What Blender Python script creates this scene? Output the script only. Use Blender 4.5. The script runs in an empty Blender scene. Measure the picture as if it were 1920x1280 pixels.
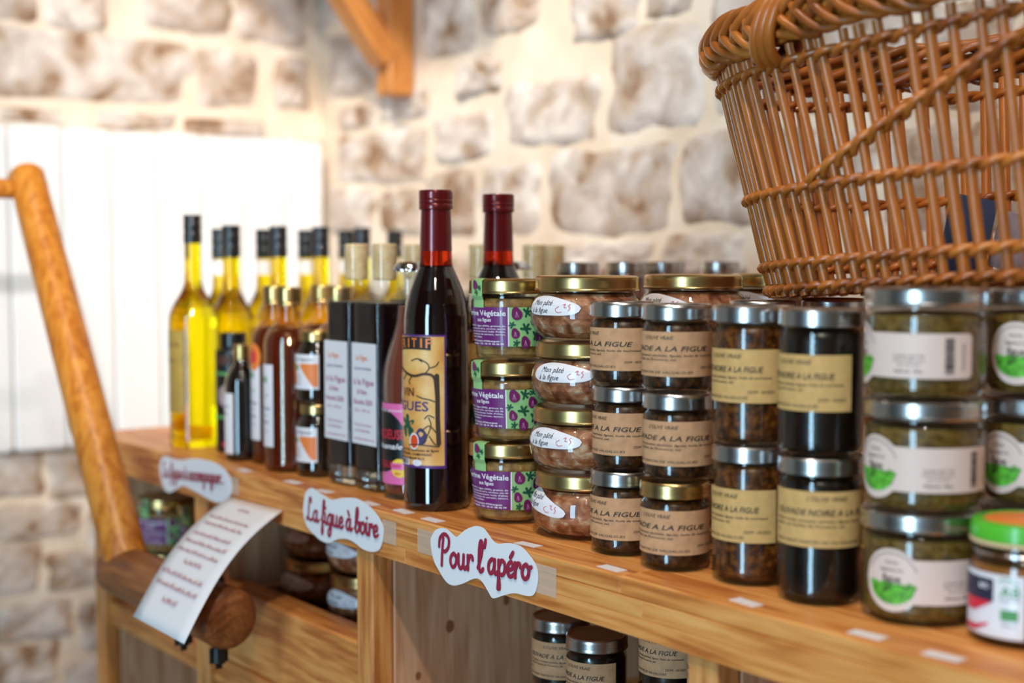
import bpy, bmesh, math, random
from math import sin, cos, pi, radians as R
from mathutils import Vector, Matrix
random.seed(7)
sc = bpy.context.scene
COL = sc.collection

# ------------------------------------------------------------------ camera
CAMZ = 1.122
cam_d = bpy.data.cameras.new('camera'); cam = bpy.data.objects.new('camera', cam_d); COL.objects.link(cam)
cam_d.sensor_width = 36.0; cam_d.lens = 2667 / 1920 * 36
TH = math.atan(2025 / 2667); PITCH = math.atan(164 / 2667)
fwd = Vector((-cos(TH) * cos(PITCH), sin(TH) * cos(PITCH), -sin(PITCH)))
cam.location = (0, 0, CAMZ)
cam.rotation_euler = fwd.to_track_quat('-Z', 'Y').to_euler()
cam_d.clip_start = 0.02
cam_d.dof.use_dof = True; cam_d.dof.focus_distance = 1.10; cam_d.dof.aperture_fstop = 3.4
sc.camera = cam

# ------------------------------------------------------------------ world, lights, exposure
W = bpy.data.worlds.new('world'); sc.world = W; W.use_nodes = True
W.node_tree.nodes['Background'].inputs[0].default_value = (0.80, 0.88, 1.0, 1)
W.node_tree.nodes['Background'].inputs[1].default_value = 0.6

def area(name, loc, target, sx, sy, power, col):
    d = bpy.data.lights.new(name, 'AREA'); d.shape = 'RECTANGLE'; d.size = sx; d.size_y = sy
    d.energy = power; d.color = col
    o = bpy.data.objects.new(name, d); COL.objects.link(o); o.location = loc
    o.rotation_euler = (Vector(target) - Vector(loc)).to_track_quat('-Z', 'Y').to_euler()
    return o
def spot(name, loc, target, power, col, angle=80, radius=0.035, blend=0.6):
    d = bpy.data.lights.new(name, 'SPOT'); d.energy = power; d.color = col
    d.spot_size = R(angle); d.spot_blend = blend; d.shadow_soft_size = radius
    o = bpy.data.objects.new(name, d); COL.objects.link(o); o.location = loc
    o.rotation_euler = (Vector(target) - Vector(loc)).to_track_quat('-Z', 'Y').to_euler()
    return o
WARM = (1.0, 0.90, 0.79)
area('daylight_doorway', (0.25, -2.16, 1.15), (0.25, 0, 1.15), 0.58, 1.95, 88, (0.45, 0.76, 1.0))
spot('ceiling_spot_wall', (-1.25, 0.15, 2.50), (-1.90, 1.25, 1.30), 120, WARM, 52, blend=0.9)
spot('wall_spot_panel', (0.90, -0.55, 1.95), (-2.15, 0.88, 1.16), 270, (1.0, 0.95, 0.90), 20, blend=0.8)
spot('ceiling_spot_bottles', (-0.75, 0.10, 2.50), (-1.05, 0.8, 1.0), 30, WARM, 95)
spot('ceiling_spot_jars', (-0.25, 0.05, 2.50), (-0.6, 0.8, 1.0), 16, WARM, 95)
spot('ceiling_spot_back', (0.15, -0.2, 2.50), (-0.9, 1.25, 1.35), 72, WARM, 80)

sc.view_settings.view_transform = 'Standard'; sc.view_settings.look = 'None'
sc.view_settings.gamma = 1.0; sc.view_settings.use_curve_mapping = False
sc.view_settings.exposure = -0.30

# ------------------------------------------------------------------ materials
MATS = {}
def lin(c):
    return tuple(((v / 255) / 12.92 if v / 255 <= 0.04045 else ((v / 255 + 0.055) / 1.055) ** 2.4) for v in c) + (1,)
def newmat(name):
    m = bpy.data.materials.new(name); m.use_nodes = True; MATS[name] = m
    return m, m.node_tree, m.node_tree.nodes['Principled BSDF']
def plain(name, rgb, rough=0.5, metal=0.0, coat=0.0, spec=0.5, noise=0.0, scale=40.0, bump=0.0, bscale=None):
    m, t, b = newmat(name)
    b.inputs['Base Color'].default_value = lin(rgb); b.inputs['Roughness'].default_value = rough
    b.inputs['Metallic'].default_value = metal; b.inputs['Coat Weight'].default_value = coat
    b.inputs['Coat Roughness'].default_value = 0.03; b.inputs['Specular IOR Level'].default_value = spec
    if noise or bump:
        tc = t.nodes.new('ShaderNodeTexCoord')
        n = t.nodes.new('ShaderNodeTexNoise'); n.inputs['Scale'].default_value = scale; n.inputs['Detail'].default_value = 4
        t.links.new(tc.outputs['Object'], n.inputs['Vector'])
        if noise:
            r = t.nodes.new('ShaderNodeValToRGB')
            lo = tuple(max(0, c * (1 - noise)) for c in rgb); hi = tuple(min(255, c * (1 + noise * 0.6)) for c in rgb)
            r.color_ramp.elements[0].position = 0.3; r.color_ramp.elements[1].position = 0.7
            r.color_ramp.elements[0].color = lin(lo); r.color_ramp.elements[1].color = lin(hi)
            t.links.new(n.outputs['Fac'], r.inputs['Fac']); t.links.new(r.outputs['Color'], b.inputs['Base Color'])
        if bump:
            n2 = t.nodes.new('ShaderNodeTexNoise'); n2.inputs['Scale'].default_value = bscale or scale; n2.inputs['Detail'].default_value = 5
            t.links.new(tc.outputs['Object'], n2.inputs['Vector'])
            bp = t.nodes.new('ShaderNodeBump'); bp.inputs['Strength'].default_value = bump; bp.inputs['Distance'].default_value = 0.004
            t.links.new(n2.outputs['Fac'], bp.inputs['Height']); t.links.new(bp.outputs['Normal'], b.inputs['Normal'])
    return m
def ramp_mat(name, stops, scale, rough=0.6, coat=0.0, detail=6, bump=0.0, rand=0.0, dist=0.004, stretch=(1, 1, 1), coords='Object', warp=0.0):
    """noise -> colour ramp; rand = brightness change from object to object"""
    m, t, b = newmat(name)
    tc = t.nodes.new('ShaderNodeTexCoord'); mp = t.nodes.new('ShaderNodeMapping'); mp.inputs['Scale'].default_value = stretch
    oi = t.nodes.new('ShaderNodeObjectInfo')
    ad = t.nodes.new('ShaderNodeVectorMath'); ad.operation = 'ADD'
    ml = t.nodes.new('ShaderNodeMath'); ml.operation = 'MULTIPLY'; ml.inputs[1].default_value = 7.0 if rand else 0.0
    t.links.new(oi.outputs['Random'], ml.inputs[0])
    t.links.new(tc.outputs[coords], ad.inputs[0]); t.links.new(ml.outputs[0], ad.inputs[1])
    t.links.new(ad.outputs[0], mp.inputs['Vector'])
    n = t.nodes.new('ShaderNodeTexNoise'); n.inputs['Scale'].default_value = scale; n.inputs['Detail'].default_value = detail
    n.inputs['Distortion'].default_value = warp
    t.links.new(mp.outputs[0], n.inputs['Vector'])
    r = t.nodes.new('ShaderNodeValToRGB'); cr = r.color_ramp
    while len(cr.elements) < len(stops): cr.elements.new(0.5)
    for e, (p, c) in zip(cr.elements, stops): e.position = p; e.color = lin(c)
    t.links.new(n.outputs['Fac'], r.inputs['Fac'])
    out = r.outputs['Color']
    if rand:
        hs = t.nodes.new('ShaderNodeHueSaturation')
        mr = t.nodes.new('ShaderNodeMapRange'); mr.inputs['To Min'].default_value = 1 - rand; mr.inputs['To Max'].default_value = 1 + rand
        t.links.new(oi.outputs['Random'], mr.inputs['Value']); t.links.new(mr.outputs[0], hs.inputs['Value'])
        t.links.new(out, hs.inputs['Color']); out = hs.outputs['Color']
    t.links.new(out, b.inputs['Base Color'])
    b.inputs['Roughness'].default_value = rough; b.inputs['Coat Weight'].default_value = coat; b.inputs['Coat Roughness'].default_value = 0.03
    if bump:
        bp = t.nodes.new('ShaderNodeBump'); bp.inputs['Strength'].default_value = bump; bp.inputs['Distance'].default_value = dist
        t.links.new(n.outputs['Fac'], bp.inputs['Height']); t.links.new(bp.outputs['Normal'], b.inputs['Normal'])
    return m
def wood(name, a, b_, c, axis=0, scale=1.0, rough=0.45, rand=0.10):
    """pine: long noise streaks and growth rings along one axis"""
    m, t, b = newmat(name)
    tc = t.nodes.new('ShaderNodeTexCoord'); oi = t.nodes.new('ShaderNodeObjectInfo')
    ad = t.nodes.new('ShaderNodeVectorMath'); ad.operation = 'ADD'
    ml = t.nodes.new('ShaderNodeMath'); ml.operation = 'MULTIPLY'; ml.inputs[1].default_value = 11.0
    t.links.new(oi.outputs['Random'], ml.inputs[0]); t.links.new(tc.outputs['Object'], ad.inputs[0]); t.links.new(ml.outputs[0], ad.inputs[1])
    mp = t.nodes.new('ShaderNodeMapping'); s = [24 * scale] * 3; s[axis] = 2.0 * scale; mp.inputs['Scale'].default_value = s
    t.links.new(ad.outputs[0], mp.inputs['Vector'])
    n = t.nodes.new('ShaderNodeTexNoise'); n.inputs['Scale'].default_value = 1.3; n.inputs['Detail'].default_value = 3; n.inputs['Distortion'].default_value = 0.7
    t.links.new(mp.outputs[0], n.inputs['Vector'])
    mm = t.nodes.new('ShaderNodeMath'); mm.operation = 'MULTIPLY'; mm.inputs[1].default_value = 30.0
    t.links.new(n.outputs['Fac'], mm.inputs[0])
    sn = t.nodes.new('ShaderNodeMath'); sn.operation = 'SINE'; t.links.new(mm.outputs[0], sn.inputs[0])
    n2 = t.nodes.new('ShaderNodeTexNoise'); n2.inputs['Scale'].default_value = 7.0; n2.inputs['Detail'].default_value = 5
    t.links.new(mp.outputs[0], n2.inputs['Vector'])
    mx = t.nodes.new('ShaderNodeMath'); mx.operation = 'MULTIPLY_ADD'; mx.inputs[1].default_value = 0.13
    t.links.new(sn.outputs[0], mx.inputs[0]); t.links.new(n2.outputs['Fac'], mx.inputs[2])
    r = t.nodes.new('ShaderNodeValToRGB'); cr = r.color_ramp; cr.elements.new(0.5)
    for e, (p, cc) in zip(cr.elements, ((0.28, a), (0.52, b_), (0.78, c))): e.position = p; e.color = lin(cc)
    t.links.new(mx.outputs[0], r.inputs['Fac'])
    hs = t.nodes.new('ShaderNodeHueSaturation'); mr = t.nodes.new('ShaderNodeMapRange')
    mr.inputs['To Min'].default_value = 1 - rand; mr.inputs['To Max'].default_value = 1 + rand
    t.links.new(oi.outputs['Random'], mr.inputs['Value']); t.links.new(mr.outputs[0], hs.inputs['Value']); t.links.new(r.outputs['Color'], hs.inputs['Color'])
    t.links.new(hs.outputs['Color'], b.inputs['Base Color'])
    b.inputs['Roughness'].default_value = rough
    bp = t.nodes.new('ShaderNodeBump'); bp.inputs['Strength'].default_value = 0.08; bp.inputs['Distance'].default_value = 0.002
    t.links.new(mx.outputs[0], bp.inputs['Height']); t.links.new(bp.outputs['Normal'], b.inputs['Normal'])
    return m
def thin_glass(name, tint=(246, 250, 248), refl=0.9, base=0.05):
    m = bpy.data.materials.new(name); m.use_nodes = True; MATS[name] = m; t = m.node_tree; t.nodes.clear()
    o = t.nodes.new('ShaderNodeOutputMaterial'); mix = t.nodes.new('ShaderNodeMixShader')
    tr = t.nodes.new('ShaderNodeBsdfTransparent'); tr.inputs['Color'].default_value = lin(tint)
    gl = t.nodes.new('ShaderNodeBsdfGlossy'); gl.inputs['Roughness'].default_value = 0.03
    lw = t.nodes.new('ShaderNodeLayerWeight'); lw.inputs['Blend'].default_value = 0.5
    pw = t.nodes.new('ShaderNodeMath'); pw.operation = 'POWER'; pw.inputs[1].default_value = 4.0
    ma = t.nodes.new('ShaderNodeMath'); ma.operation = 'MULTIPLY_ADD'; ma.inputs[1].default_value = refl; ma.inputs[2].default_value = base
    t.links.new(lw.outputs['Facing'], pw.inputs[0]); t.links.new(pw.outputs[0], ma.inputs[0]); t.links.new(ma.outputs[0], mix.inputs[0])
    t.links.new(tr.outputs[0], mix.inputs[1]); t.links.new(gl.outputs[0], mix.inputs[2]); t.links.new(mix.outputs[0], o.inputs[0])
    return m
def liquid(name, rgb, rough=0.0, ior=1.45, trans=1.0):
    m, t, b = newmat(name)
    b.inputs['Base Color'].default_value = lin(rgb); b.inputs['Roughness'].default_value = rough
    b.inputs['IOR'].default_value = ior; b.inputs['Transmission Weight'].default_value = trans
    return m

wood('pine', (186, 104, 42), (222, 144, 72), (238, 170, 98), 0, rand=0.06)
wood('pine_depth', (196, 140, 100), (216, 164, 124), (228, 182, 144), 2, rough=0.55)
wood('pine_upright', (184, 106, 48), (218, 144, 76), (234, 168, 102), 2, rough=0.5)
wood('honey_wood', (178, 98, 24), (206, 128, 42), (222, 148, 60), 2, rough=0.38, rand=0.03)
wood('brown_wood', (112, 62, 28), (140, 80, 38), (160, 98, 52), 0, rough=0.5, rand=0.05)
wood('bracket_wood', (176, 104, 42), (204, 132, 62), (220, 152, 84), 2, rough=0.5, rand=0.03)
ramp_mat('stone', [(0.33, (150, 116, 88)), (0.42, (190, 168, 148)), (0.53, (210, 196, 186)), (0.66, (236, 226, 216))], 17.0, 0.92, detail=12, bump=0.8, rand=0.06, dist=0.014, coords='Object', warp=0.4)
ramp_mat('mortar', [(0.3, (222, 200, 174)), (0.5, (238, 220, 198)), (0.7, (246, 234, 218))], 9.0, 0.95, detail=9, bump=0.5, dist=0.012)
plain('plaster', (226, 216, 202), 0.9, noise=0.04, scale=6)
plain('dark_stone', (112, 92, 74), 0.9, noise=0.25, scale=5)
wood('dark_ceiling', (96, 70, 46), (120, 90, 62), (140, 108, 78), 0)
plain('floor_tile', (150, 118, 92), 0.6, noise=0.2, scale=7)
plain('white_paint', (242, 243, 244), 0.5, noise=0.015, scale=12)
thin_glass('clear_glass', refl=0.5, base=0.045)
thin_glass('jar_glass', (236, 240, 236), 0.7, 0.045)
liquid('thick_glass', (244, 248, 246), 0.0, 1.5)
liquid('olive_oil', (255, 232, 6), 0.0, 1.42)
liquid('dark_oil', (250, 224, 8), 0.0, 1.42)
liquid('red_glass', (190, 50, 18), 0.02, 1.3)
plain('wine', (20, 7, 8), 0.06, coat=1.0)
plain('liqueur', (26, 9, 12), 0.3, spec=0.2)
plain('rose_drink', (122, 60, 44), 0.1, coat=1.0)
plain('pale_drink', (176, 152, 92), 0.1, coat=1.0)
plain('sauce', (92, 34, 22), 0.25, coat=1.0, noise=0.12, scale=60)
thin_glass('amber_glass', (242, 222, 192), 0.8, 0.05)
plain('dark_syrup', (22, 12, 8), 0.08, coat=1.0)
plain('honey_dark', (34, 22, 12), 0.08, coat=1.0)
plain('black_plastic', (14, 15, 17), 0.28, coat=0.3)
plain('black_print', (20, 21, 24), 0.35)
plain('burgundy_foil', (104, 16, 24), 0.28, metal=0.35, coat=0.5)
plain('gold_lid', (206, 172, 112), 0.28, metal=1.0, noise=0.04, scale=30)
plain('silver_lid', (196, 192, 190), 0.26, metal=1.0, noise=0.04, scale=30)
plain('chrome', (220, 222, 226), 0.12, metal=1.0)
ramp_mat('cork', [(0.35, (210, 168, 120)), (0.65, (236, 204, 160))], 90, 0.8, detail=4)
ramp_mat('olivade', [(0.36, (30, 14, 8)), (0.52, (74, 38, 16)), (0.68, (112, 66, 28))], 190, 0.35, coat=0.0, detail=5)
ramp_mat('olivade_amber', [(0.36, (52, 24, 8)), (0.52, (104, 52, 16)), (0.70, (150, 86, 30))], 210, 0.35, coat=0.0, detail=6)
ramp_mat('olivade_black', [(0.38, (14, 7, 6)), (0.58, (34, 16, 12)), (0.72, (58, 26, 18))], 120, 0.3, coat=0.0, detail=5)
ramp_mat('pate', [(0.34, (120, 56, 32)), (0.46, (172, 96, 60)), (0.57, (200, 132, 94)), (0.68, (234, 196, 166))], 105, 0.45, coat=0.0, detail=7, warp=0.5, rand=0.06)
ramp_mat('terrine', [(0.34, (120, 78, 36)), (0.50, (176, 124, 66)), (0.68, (202, 156, 96))], 110, 0.45, coat=0.0, detail=7)
ramp_mat('green_spread', [(0.35, (92, 62, 16)), (0.52, (128, 92, 34)), (0.70, (148, 112, 54))], 230, 0.45, coat=0.0, detail=6)
plain('orange_spread', (190, 112, 40), 0.4, coat=0.5, noise=0.1, scale=80)
plain('kraft_paper', (200, 150, 108), 0.75, noise=0.07, scale=160)
plain('kraft_yellow', (208, 164, 100), 0.75, noise=0.05, scale=160)
plain('white_paper', (236, 232, 234), 0.6)
plain('label_white', (232, 228, 232), 0.4, coat=0.3)
plain('warm_light_label', (226, 200, 188), 0.5)  # spread jar label paper, warm dim light tinted into its colour
plain('purple_print', (112, 30, 112), 0.4, coat=0.3)
plain('green_print', (150, 198, 130), 0.4, coat=0.3)
plain('leaf_print', (28, 84, 62), 0.45)
plain('fig_print', (118, 26, 92), 0.45)
plain('fig_vein', (206, 150, 190), 0.5)
plain('orange_print', (232, 128, 52), 0.45)
plain('pink_print', (226, 104, 168), 0.4, coat=0.3)
plain('red_print', (214, 40, 62), 0.45)
plain('fig_flesh', (226, 74, 30), 0.45)
plain('yellow_print', (244, 206, 60), 0.45)
ramp_mat('art_paper', [(0.3, (206, 120, 44)), (0.5, (232, 176, 96)), (0.7, (244, 212, 146))], 26, 0.45, detail=3)
plain('wine_border', (92, 44, 122), 0.45)
plain('ink', (34, 26, 26), 0.6)
plain('ink_brown', (66, 40, 26), 0.6)
plain('ink_violet', (62, 48, 110), 0.6)
plain('ink_rose', (176, 78, 120), 0.6)
plain('ink_green', (84, 150, 90), 0.6)
plain('ink_white', (244, 240, 244), 0.5)
plain('sign_red', (158, 28, 62), 0.6)
plain('lime_lid', (84, 186, 42), 0.4, coat=0.3)
plain('seal_ring', (226, 196, 152), 0.6)
plain('salad_green', (84, 160, 44), 0.6, noise=0.45, scale=260)
plain('navy_card', (34, 36, 62), 0.5)
plain('grey_card', (150, 136, 138), 0.5, noise=0.2, scale=60)
plain('thread', (206, 188, 178), 0.7)
plain('black_iron', (24, 24, 26), 0.45)
m_, t_, b_ = newmat('sticky_tape'); b_.inputs['Base Color'].default_value = lin((236, 214, 190)); b_.inputs['Alpha'].default_value = 0.35; b_.inputs['Roughness'].default_value = 0.25
ramp_mat('wicker', [(0.3, (126, 62, 14)), (0.5, (176, 96, 28)), (0.72, (204, 128, 52))], 9.0, 0.36, coat=0.25, detail=5, rand=0.10, stretch=(2, 2, 1))

# ------------------------------------------------------------------ mesh helpers
def mesh(name, verts, faces, smooth=None):
    me = bpy.data.meshes.new(name); me.from_pydata([tuple(v) for v in verts], [], faces); me.update()
    if smooth is not None:
        me.polygons.foreach_set('use_smooth', [True] * len(me.polygons))
        if smooth < 180: me.set_sharp_from_angle(angle=R(smooth))
    return me
def obj(name, me, mat, parent=None, loc=(0, 0, 0), rot=None):
    o = bpy.data.objects.new(name, me); COL.objects.link(o)
    if mat is not None:
        if len(me.materials) == 0: me.materials.append(MATS[mat])
    o.location = loc
    if rot is not None: o.rotation_euler = rot
    if parent is not None: o.parent = parent
    return o
def tag(o, label, cat, group=None, kind=None):
    if label: o['label'] = label
    if cat: o['category'] = cat
    if group: o['group'] = group
    if kind: o['kind'] = kind
    return o
def thing(name, loc, label, cat, group=None, rot=(0, 0, 0)):
    o = bpy.data.objects.new(name, None); COL.objects.link(o); o.location = loc; o.rotation_euler = rot
    o.empty_display_size = 0.02
    return tag(o, label, cat, group)
def lathe(prof, n=40):
    """prof: (r, z[, exponent]) - exponent above 2 gives a rounded square"""
    V, F, rings = [], [], []
    sup = []                                   # support rings keep long walls truly straight when shaded smooth
    for p, q in zip(prof, prof[1:]):
        sup.append(p); L = math.hypot(q[0] - p[0], q[1] - p[1])
        if L > .005 and p[0] > 0 and q[0] > 0:
            e = (p[2] if len(p) > 2 else 2,) if (len(p) < 3 or p[2] == q[2]) else None
            if e:
                for f in (.0007 / L, 1 - .0007 / L): sup.append((p[0] + (q[0] - p[0]) * f, p[1] + (q[1] - p[1]) * f) + e)
    sup.append(prof[-1])
    for p in sup:
        r, z = p[0], p[1]; e = p[2] if len(p) > 2 else 2
        if r <= 1e-6:
            rings.append([len(V)]); V.append((0, 0, z)); continue
        ring = []
        for k in range(n):
            a = 2 * pi * k / n; c, s = cos(a), sin(a)
            rr = r if e == 2 else r / (abs(c) ** e + abs(s) ** e) ** (1 / e)
            ring.append(len(V)); V.append((rr * c, rr * s, z))
        rings.append(ring)
    for a, b in zip(rings, rings[1:]):
        if len(a) == 1 and len(b) == 1: continue
        for k in range(n):
            k2 = (k + 1) % n
            if len(a) == 1: F.append((a[0], b[k2], b[k]))
            elif len(b) == 1: F.append((a[k], a[k2], b[0]))
            else: F.append((a[k], a[k2], b[k2], b[k]))
    return V, F
def lathe_mesh(name, prof, n=40, sharp=35): return mesh(name, *lathe(prof, n), smooth=sharp)
def box_mesh(name, sx, sy, sz, bevel=0.0015, seg=1, base=False):
    bm = bmesh.new(); bmesh.ops.create_cube(bm, size=1)
    for v in bm.verts: v.co = (v.co.x * sx, v.co.y * sy, (v.co.z + (0.5 if base else 0)) * sz)
    if bevel: bmesh.ops.bevel(bm, geom=bm.edges[:], offset=bevel, segments=seg, affect='EDGES')
    me = bpy.data.meshes.new(name); bm.to_mesh(me); bm.free(); return me
def box(name, x0, x1, y0, y1, z0, z1, mat, parent=None, bevel=0.0015, seg=1):
    return obj(name, box_mesh(name, x1 - x0, y1 - y0, z1 - z0, bevel, seg), mat, parent, ((x0 + x1) / 2, (y0 + y1) / 2, (z0 + z1) / 2))
def tube(pts, rad, n=8, closed=False, caps=True):
    pts = [Vector(p) for p in pts]; N = len(pts); V, F = [], []
    rads = rad if isinstance(rad, (list, tuple)) else [rad] * N
    prev = None
    for i, p in enumerate(pts):
        d = (pts[(i + 1) % N] - pts[i - 1]) if (closed or 0 < i < N - 1) else (pts[1] - pts[0] if i == 0 else pts[-1] - pts[-2])
        d.normalize()
        if prev is None:
            a = d.orthogonal().normalized()
        else:
            a = prev - d * prev.dot(d)
            a = a.normalized() if a.length > 1e-6 else d.orthogonal().normalized()
        prev = a; b = d.cross(a)
        for k in range(n):
            t = 2 * pi * k / n; V.append(p + (a * cos(t) + b * sin(t)) * rads[i])
    for i in range(N if closed else N - 1):
        j = (i + 1) % N
        for k in range(n):
            k2 = (k + 1) % n; F.append((i * n + k, i * n + k2, j * n + k2, j * n + k))
    if caps and not closed:
        F.append(tuple(reversed(range(n)))); F.append(tuple((N - 1) * n + k for k in range(n)))
    return V, F
def join(parts):
    V, F = [], []
    for v, f in parts:
        o = len(V); V += list(v); F += [tuple(i + o for i in q) for q in f]
    return V, F
def smooth_path(ctrl, sub=6, closed=False):
    P = [Vector(c) for c in ctrl]; n = len(P); out = []
    for i in range(n if closed else n - 1):
        if closed: p0, p1, p2, p3 = P[i - 1], P[i], P[(i + 1) % n], P[(i + 2) % n]
        else: p0, p1, p2, p3 = P[max(i - 1, 0)], P[i], P[i + 1], P[min(i + 2, n - 1)]
        for k in range(sub):
            t = k / sub
            out.append(0.5 * ((2 * p1) + (p2 - p0) * t + (2 * p0 - 5 * p1 + 4 * p2 - p3) * t * t + (3 * p1 - p0 - 3 * p2 + p3) * t ** 3))
    if not closed: out.append(P[-1])
    return out

# ------------------------------------------------------------------ print: flat decals bent over a surface
_TXT = {}
def text2d(s, shear=0.0, bold=0.0):
    key = (s, shear, bold)
    if key not in _TXT:
        c = bpy.data.curves.new('txt', 'FONT'); c.body = s; c.size = 1; c.shear = shear; c.offset = bold; c.resolution_u = 2; c.fill_mode = 'FRONT'
        o = bpy.data.objects.new('txt', c); COL.objects.link(o)
        dg = bpy.context.evaluated_depsgraph_get(); me = bpy.data.meshes.new_from_object(o.evaluated_get(dg))
        V = [(v.co.x, v.co.y) for v in me.vertices]; F = [tuple(p.vertices) for p in me.polygons]
        bpy.data.objects.remove(o); bpy.data.curves.remove(c); bpy.data.meshes.remove(me)
        _TXT[key] = (V, F)
    return _TXT[key]
class Decal:
    """flat print in (u, v); every stroke lies a hair above the one before so that overlaps never coincide"""
    def __init__(s): s.V, s.F, s.lift = [], [], 0.0
    def _v(s, pts): s.V += [(p[0], p[1], s.lift) for p in pts]
    def poly(s, pts):
        o = len(s.V); s.lift += 4e-6; s._v(pts); s.F.append(tuple(range(o, o + len(pts)))); return s
    def band(s, u0, u1, lo, hi, n=24, m=1):
        """strip between two curves of u"""
        lo = lo if callable(lo) else (lambda u, c=lo: c); hi = hi if callable(hi) else (lambda u, c=hi: c)
        o = len(s.V); s.lift += 4e-6
        for k in range(n + 1):
            u = u0 + (u1 - u0) * k / n; s._v([(u, lo(u) + (hi(u) - lo(u)) * j / m) for j in range(m + 1)])
        for k in range(n):
            for j in range(m): q = o + (m + 1) * k + j; s.F.append((q, q + m + 1, q + m + 2, q + 1))
        return s
    def oval(s, u, v, a, b, n=24):
        f = lambda x: b * max(0.0, 1 - ((x - u) / a) ** 2) ** .5
        return s.band(u - a, u + a, lambda x: v - f(x), lambda x: v + f(x), n)
    def disc(s, u, v, a, b, n=20, rot=0.0):
        return s.poly([(u + a * cos(t) * cos(rot) - b * sin(t) * sin(rot), v + a * cos(t) * sin(rot) + b * sin(t) * cos(rot)) for t in [2 * pi * k / n for k in range(n)]])
    def stroke(s, pts, w, sub=4, taper=False):
        P = smooth_path([(p[0], p[1], 0) for p in pts], sub) if sub > 1 and len(pts) > 2 else [Vector((p[0], p[1], 0)) for p in pts]
        o = len(s.V); N = len(P); s.lift += 6e-6
        for i, p in enumerate(P):
            d = (P[min(i + 1, N - 1)] - P[max(i - 1, 0)]); d = d.normalized() if d.length > 1e-9 else Vector((1, 0, 0))
            nrm = Vector((-d.y, d.x, 0)) * w / 2; s.lift += 1.5e-6; s._v([(p.x + nrm.x, p.y + nrm.y), (p.x - nrm.x, p.y - nrm.y)])
        for i in range(N - 1): s.F.append((o + 2 * i + 1, o + 2 * i + 3, o + 2 * i + 2, o + 2 * i))
        for e in (P[0], P[-1]): s.disc(e.x, e.y, w / 2, w / 2, 10)
        return s
    def text(s, txt, x, y, h, width=None, shear=0.0, bold=0.0, align='L'):
        V, F = text2d(txt, shear, bold)
        if not V: return s
        x0 = min(v[0] for v in V); x1 = max(v[0] for v in V); k = h / 0.73
        kx = (width / (x1 - x0)) if width else k
        wd = (x1 - x0) * kx; ox = x - (wd if align == 'R' else wd / 2 if align == 'C' else 0)
        o = len(s.V); s._v([(ox + (a - x0) * kx, y + b * k) for a, b in V]); s.F += [tuple(i + o for i in f) for f in F]
        return s
    def build(s, name, fn, off):
        return mesh(name, [fn(u, v, off + l) for u, v, l in s.V], s.F)
def around(rf, rref=None):
    rf = rf if callable(rf) else (lambda v, c=rf: c)
    def fn(u, v, off):
        r = rf(v); a = u / (rref or r); r += off
        return (r * sin(a), -r * cos(a), v)
    return fn
def on_face(h): return lambda u, v, off: (u, -h - off, v)
def prof_r(prof):
    pts = sorted([(p[1], p[0]) for p in prof if p[0] > 0])
    def f(v):
        for (z0, r0), (z1, r1) in zip(pts, pts[1:]):
            if z0 <= v <= z1: return r0 if z1 - z0 < 1e-6 else r0 + (r1 - r0) * (v - z0) / (z1 - z0)
        return pts[0][1] if v < pts[0][0] else pts[-1][1]
    return f
# a product: list of (part name, mesh, material, [(sub-part name, mesh, material), ...])
def place(kind, name, x, y, z, rotz, label, cat, group=None):
    t = thing(name, (x, y, z), label, cat, group, (0, 0, R(rotz)))
    for pn, me, mat, subs in kind:
        p = obj(pn, me, mat, t)
        for sn, sme, smat in subs:
            q = obj(sn, sme, smat, p)
            if 'lettering' in sn: q['kind'] = 'stuff'          # print too fine to pick apart letter by letter
    return t
D1, D2, D3 = 0.00025, 0.0005, 0.00075    # stacking heights of paper, print, overprint

# ================================================================== THE ROOM
XL, YB, XR, YF, ZC = -2.2, 1.25, 1.3, -2.2, 2.62
def struct(name, x0, x1, y0, y1, z0, z1, mat): return tag(box(name, x0, x1, y0, y1, z0, z1, mat, bevel=0), None, None, kind='structure')
struct('floor', XL - .2, XR + .2, YF - .2, YB + .2, -0.1, 0, 'floor_tile')
struct('ceiling', XL - .2, XR + .2, YF - .2, YB + .2, ZC, ZC + .1, 'dark_ceiling')
wall_back = struct('wall_back', XL - .2, XR + .2, YB, YB + .2, 0, ZC, 'mortar')
wall_left = struct('wall_left', XL - .2, XL, YF, YB, 0, ZC, 'mortar')
struct('wall_right', XR, XR + .2, YF, YB, 0, ZC, 'dark_stone')
wf = tag(obj('wall_front', mesh('wall_front', *join([
    ([(a, b, c) for c in (z0, z1) for b in (YF - .2, YF) for a in (x0, x1)], [(0, 1, 3, 2), (4, 6, 7, 5), (0, 4, 5, 1), (2, 3, 7, 6), (0, 2, 6, 4), (1, 5, 7, 3)])
    for x0, x1, z0, z1 in ((XL - .2, -.1, 0, ZC), (.6, XR + .2, 0, ZC), (-.1, .6, 2.15, ZC))])), 'dark_stone'), None, None, kind='structure')

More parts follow.
